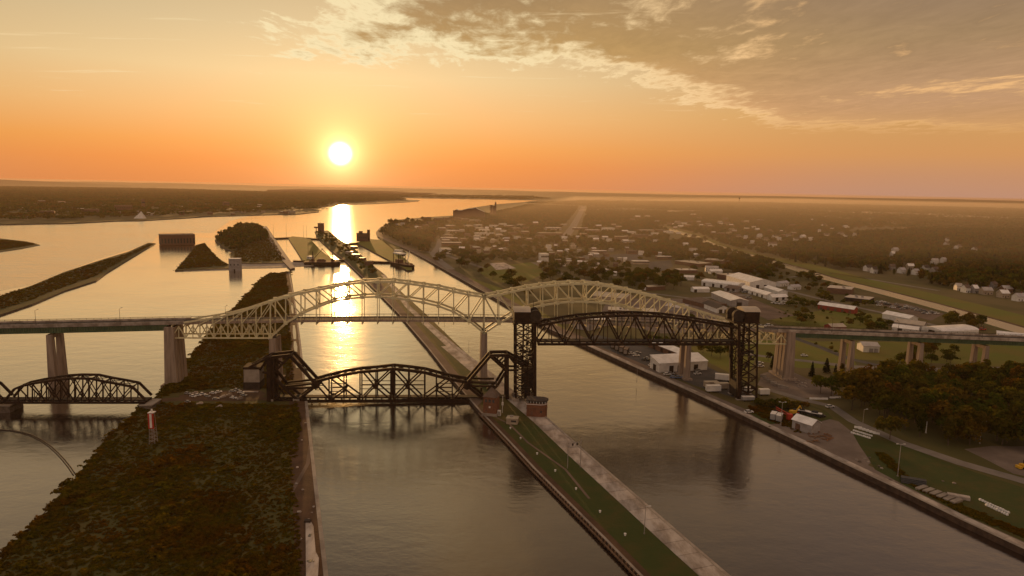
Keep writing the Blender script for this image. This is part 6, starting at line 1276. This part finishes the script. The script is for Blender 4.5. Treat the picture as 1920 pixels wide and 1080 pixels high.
# scrub and long grass of the river island
ISL = [p[:2] for p in GP(ISL_L + ISL_R, 3.0)]
NEAR = [(-40, 1120), (0, 1066), (40, 1016), (110, 948), (165, 884), (205, 836), (252, 786), (300, 744), (345, 694), (400, 624), (450, 572), (490, 528), (512, 514), (536, 513), (540, 560), (545, 640), (553, 742), (562, 800), (548, 905), (560, 960), (566, 1120)]
rg = np.random.default_rng(50); q = in_px(NEAR, 34000, rg, 3.0)
hole = [P2_ for P2_ in ([p[:2] for p in GP([(300, 756), (300, 738), (420, 728), (515, 728), (550, 745), (550, 760)], 3.0)], [p[:2] for p in GP([(545, 860), (575, 850), (575, 900), (552, 935)], 3.0)])]
for h_ in hole: q = q[~inside(q, h_)]
nz = np.sin(q[:, 0] * .11 + 1) * np.sin(q[:, 1] * .063) + .6 * np.sin(q[:, 0] * .041 + q[:, 1] * .057) + .35 * rg.normal(size=len(q))
s = np.clip(.52 + .42 * np.maximum(nz - .25, -.4) + .16 * rg.normal(size=len(q)), .22, 1.9); s = s * np.where(rg.random(len(s)) < .04, 2.0, 1.0); sc = np.c_[s * 1.25, s * 1.25, s * rg.uniform(.45, .9, len(s))]
scatter('scrub', q, sc, BK_SCRUB, tilt=.12)
rim = [Vector((*p[:2], 3.0)) for p in GP(ISL_L, 3.0)]; Q = []
for a, c in frame(rim):
    n = int((c - a).length / .8)
    for k in range(n):
        p = a.lerp(c, rg.random()); Q.append((p.x + rg.normal() * 1.1 - .3, p.y + rg.normal() * 1.1, 1.6 + rg.random() * .9))
Q = np.array(Q); s = rg.uniform(.5, 1.7, len(Q)) ** 1.2; scatter('bank_scrub', Q, np.c_[s * 1.3, s * 1.3, s], BK_SCRUB, tilt=.15)
# tufts on the mainland quay edge and in the rough grass of the right bank
Q = in_px([(1640, 850), (1700, 905), (1800, 960), (1930, 1012), (1930, 1000), (1820, 955), (1720, 915), (1660, 850)], 500, rg); s = rg.uniform(.3, .8, len(Q)); scatter('rough_grass', Q, np.c_[s * 1.4, s * 1.4, s * .8], BK_SCRUB)
Q = in_px([(1400, 770), (1470, 800), (1500, 812), (1480, 775), (1420, 760)], 300, rg); s = rg.uniform(.3, .9, len(Q)); scatter('rough_grass', Q, np.c_[s * 1.4, s * 1.4, s * .8], BK_SCRUB)
# ------------------------------------------------------------------ far city on the left shore
rg_ = random.Random(9); k = 0
while k < 46:
    x = rg_.uniform(0, 560); top_ = 372 + max(0, (x - 350)) * .05; bot_ = 414 - .022 * x; y = rg_.uniform(top_, bot_ - 2)
    if rg_.random() < .4: y = bot_ - rg_.uniform(1, 8)
    pw = rg_.uniform(6, 15); h = rg_.choice([6, 7, 8, 9, 12]); c = rg_.choice('wtgbb')
    bld((x - pw / 2, y), (x + pw / 2, y), 22, h, 'flat', rg_.choice(['brownwall', 'tanwall', 'greywall']), RL[c][0], None, 'town_building', 'building', '%s-roofed block of the far city' % RL[c][1], group='low blocks of the far city'); k += 1
for x, y, w, h, lab in [(269, 392, 5, 42, 'slim high-rise standing alone in the far city above the white tent-shaped pavilion'), (424, 389, 10, 26, 'squat high-rise in the far city near the right shore'), (232, 398, 34, 26, 'long dark slab block left of the white tent-shaped pavilion'), (172, 402, 28, 18, 'long low mill block on the left far shore'), (90, 405, 26, 16, 'broad pale block on the far shore at the left')]:
    bld((x - w / 2, y), (x + w / 2, y), 26, h, 'flat', 'brownwall', 'brownroof', lab, 'city_block', 'building', None, [], [('F', 8, h * .6, 3, h * .15)])
g = G(262, 409.5); s_ = g.y / F; r = thing('tent_pavilion', 'white tent-shaped pavilion on the far shore', 'pavilion', g); b = MB(); b.add([(-8 * s_, -8, 0), (9 * s_, -8, 0), (9 * s_, 12, 0), (-8 * s_, 12, 0), (3.5 * s_, 0, 13.5 * s_)], [(0, 1, 4), (1, 2, 4), (2, 3, 4), (3, 0, 4)]); b.build('canopy', M['white'], r)
b = MB(); b.add([(-8.4 * s_, -10, 0), (-3 * s_, -10, 0), (-5 * s_, 0, 5.5 * s_)], [(0, 1, 2)]); b.add([(-8.4 * s_, -10, 0), (-5 * s_, 0, 5.5 * s_), (-8 * s_, 6, 0)], [(0, 1, 2)]); b.build('side_canopy', M['white'], r)
r = thing('water_tower', 'far water tower standing on the horizon above the right-hand town', 'water tower', G(1386, 378)); s_ = G(1386, 378).y / F; MB().cyl((0, 0, 0), (0, 0, 5 * s_), 1.0 * s_, .8 * s_, 8).build('stem', M['dgrey'], r); MB().cyl((0, 0, 5 * s_), (0, 0, 7.5 * s_), 1.2 * s_, 1.4 * s_, 10).build('tank', M['dgrey'], r)
# ------------------------------------------------------------------ labels that single each thing out
LMK = [('the dark lift tower', (1395, 660)), ('the left lift tower', (985, 680)), ('the red shed', (1570, 578)), ('the quonset hall', (1780, 617)), ('the white ribbed shed', (1512, 797)), ('the red crane boom', (1468, 778)), ('the scrapyard', (1700, 580)), ('the biggest white hall', (1405, 530)), ('the rounded-roof warehouse', (1350, 534)), ('the tan flat store', (1330, 608)), ('the sunlit cream roof', (1298, 492)), ('the observation tower', (925, 392)), ('the arena', (878, 402)), ('the main street', (1078, 430)), ('the purple-grey parking lot', (1238, 497)), ('the powerhouse', (330, 447)), ('the tent pavilion', (263, 403)), ('the orange-topped tree', (1668, 800)), ('the black pipe stack', (1712, 902)), ('the wharf road bend', (1610, 800)), ('the dirt lot', (1870, 850)), ('the white garage', (1628, 648)), ('the pier with base wall', (1850, 690)), ('the middle twin-column pier', (1728, 690)), ('the nearest girder pier', (1600, 690)), ('the broad ribbed pier', (1470, 700)), ('the twin-column pier', (1292, 700)), ('the waterfront warehouse', (1265, 685)), ('the dark boxcars', (1162, 658)), ('the counterweight box', (472, 710)), ('the navigation mark', (288, 790)), ('the cream cabin', (961, 785)), ('the signal gantry', (1076, 850)), ('the pale slab hull', (582, 1020)), ('the right arch crown', (1080, 540)), ('the far end of the bridge arch', (1240, 540)), ('the canal promenade', (870, 510)), ('the waterfront point', (715, 430)), ('the grey-roofed canal block', (1610, 558)), ('the dark flat block', (1575, 538)), ('the power canal bend', (1400, 478)), ('the far canal reach', (1265, 433)), ('the lone white cottage', (1465, 530)), ('the wooded slope', (1780, 470)), ('the brown cube house', (1019, 482)), ('the long brick block', (1200, 440)), ('the wide grey roof', (835, 466)), ('the white spread of cars', (940, 498)), ('the misty fields', (1850, 400)), ('the water tower', (1386, 376)), ('the left shore', (90, 400)), ('the long mill block', (172, 398)), ('the squat high-rise', (424, 384)), ('the right tip of the shore', (560, 398)), ('the canal-side houses', (1800, 545)), ('the houses on the bank', (1690, 508)), ('the grass field corner', (1000, 500)), ('the flat grey building', (1286, 508)), ('the fields by the road', (1530, 650)), ('the far white houses', (1460, 448)), ('the green bank', (1880, 585)), ('the right edge wood', (1900, 770)), ('the wood front', (1760, 800)), ('the wood back', (1700, 735)), ('the left wood flank', (1610, 760)), ('the slab row', (1760, 925)), ('the yard trailers', (1340, 725))]
ORD = 'first second third fourth fifth sixth seventh eighth ninth tenth eleventh twelfth thirteenth fourteenth fifteenth sixteenth seventeenth eighteenth nineteenth twentieth'.split() + ['twenty-' + w for w in 'first second third fourth fifth sixth seventh eighth ninth'.split()] + ['thirtieth'] + ['thirty-' + w for w in 'first second third fourth fifth sixth seventh eighth ninth'.split()]
buckets = {}
for o, look, (px, py) in AUTO:
    nm, (lx, ly) = min(LMK, key=lambda l: (l[1][0] - px) ** 2 + 5 * (l[1][1] - py) ** 2)
    dx, dy = px - lx, py - ly
    rel = ('right of' if dx > 0 else 'left of') if abs(dx) > 1.5 * abs(dy) else ('beyond' if dy < 0 else 'before')
    buckets.setdefault((look, rel, nm), []).append((px, o))
for (look, rel, nm), L in buckets.items():
    L.sort(key=lambda t_: t_[0])
    for i, (_, o) in enumerate(L):
        o['label'] = '%s %s %s' % (look, rel, nm) if len(L) == 1 else '%s %s %s, %s from the left' % (look, rel, nm, ORD[min(i, len(ORD) - 1)])
        if len(o['label'].split()) > 16: o['label'] = o['label'].replace(', %s from the left' % ORD[i], ', %s from left' % ORD[i])
        if len(o['label'].split()) > 16: o['label'] = o['label'].replace(' the ', ' ')
        if len(o['label'].split()) > 16: o['label'] = o['label'].replace(' of the quayside row', '').replace('pale barrier block on the', 'pale block on').replace('pale barrier block', 'pale block').replace('in the upper row', 'upper row').replace('loose ', '')

# rough edges where banks meet the river
for nm_, line, n_ in (('bank_stones', ISL_L, 900), ('bank_stones', [(0, 590), (60, 570), (120, 545), (180, 526), (200, 511), (245, 484), (292, 456)], 300), ('bank_stones', [(328, 507), (345, 488), (368, 459)], 90)):
    L = [Vector((*p[:2], 1.25)) for p in GP(line, 1.6)]; Q = []
    for k in range(n_):
        i = rg.integers(0, len(L) - 1); p = L[i].lerp(L[i + 1], rg.random()); Q.append((p.x + rg.normal() * .9, p.y + rg.normal() * .9, 1.2))
    s = rg.uniform(.3, 1.0, n_) ** 1.5; scatter(nm_, Q, np.c_[s, s, s * .8], BK_ROCK)
HAZE = 0.34e-4; MIST = 2.4e-4; FOG = 1.8e-3
b = MB(); b.box(0, 20500, -2.5, 92000, 43000, 126.5)
hm = bpy.data.materials.new('haze'); hm.use_nodes = True; q = NT(hm.node_tree)
pv = q.n('ShaderNodeVolumePrincipled', {'Color': (.70, .54, .42, 1), 'Density': HAZE, 'Anisotropy': .35})
q.t.links.new(pv.outputs[0], q.n('ShaderNodeOutputMaterial').inputs['Volume'])
tag(b.build('haze', hm), kind='stuff')

b = MB(); b.prism([tuple(G(*p)[:2]) for p in [(700, 455), (800, 500), (1000, 530), (1500, 520), (2600, 520)]] + [(15000, 12000), (6000, 14500), (800, 9000)], -1, 46)
hm = bpy.data.materials.new('mist'); hm.use_nodes = True; q = NT(hm.node_tree)
pv = q.n('ShaderNodeVolumePrincipled', {'Color': (.95, .80, .64, 1), 'Density': MIST, 'Anisotropy': .35})
q.t.links.new(pv.outputs[0], q.n('ShaderNodeOutputMaterial').inputs['Volume'])
tag(b.build('mist', hm), kind='stuff')

fm = bpy.data.materials.new('fog'); fm.use_nodes = True; q = NT(fm.node_tree)
pv = q.n('ShaderNodeVolumePrincipled', {'Color': (.90, .80, .72, 1), 'Density': FOG, 'Anisotropy': .3})
q.t.links.new(pv.outputs[0], q.n('ShaderNodeOutputMaterial').inputs['Volume'])
for px_, py_, hw, hd, hh, sd in [(1730, 404, 520, 420, 9, 1), (1860, 410, 420, 300, 9, 2), (1600, 399, 300, 500, 8, 3), (1190, 395, 330, 400, 9, 4), (1290, 398, 260, 300, 7, 5), (1900, 392, 500, 500, 9, 6)]:
    bm = bmesh.new(); bmesh.ops.create_icosphere(bm, subdivisions=3, radius=1); rg = np.random.default_rng(sd); ph = rg.random(6) * 6.28
    for v in bm.verts:
        a_ = math.atan2(v.co.y, v.co.x); k = 1 + .22 * math.sin(2 * a_ + ph[0]) + .16 * math.sin(3 * a_ + ph[1]) + .1 * math.sin(7 * a_ + ph[2]); v.co.x *= k * hw; v.co.y *= k * hd; v.co.z = max(v.co.z, -.25) * hh
    me = bpy.data.meshes.new('fog_bank'); bm.to_mesh(me); bm.free(); me.materials.append(fm); o = bpy.data.objects.new('fog_bank', me); COL.objects.link(o); p = G(px_, py_); o.location = (p.x, p.y, 3.5 + .35 * hh); tag(o, kind='stuff')
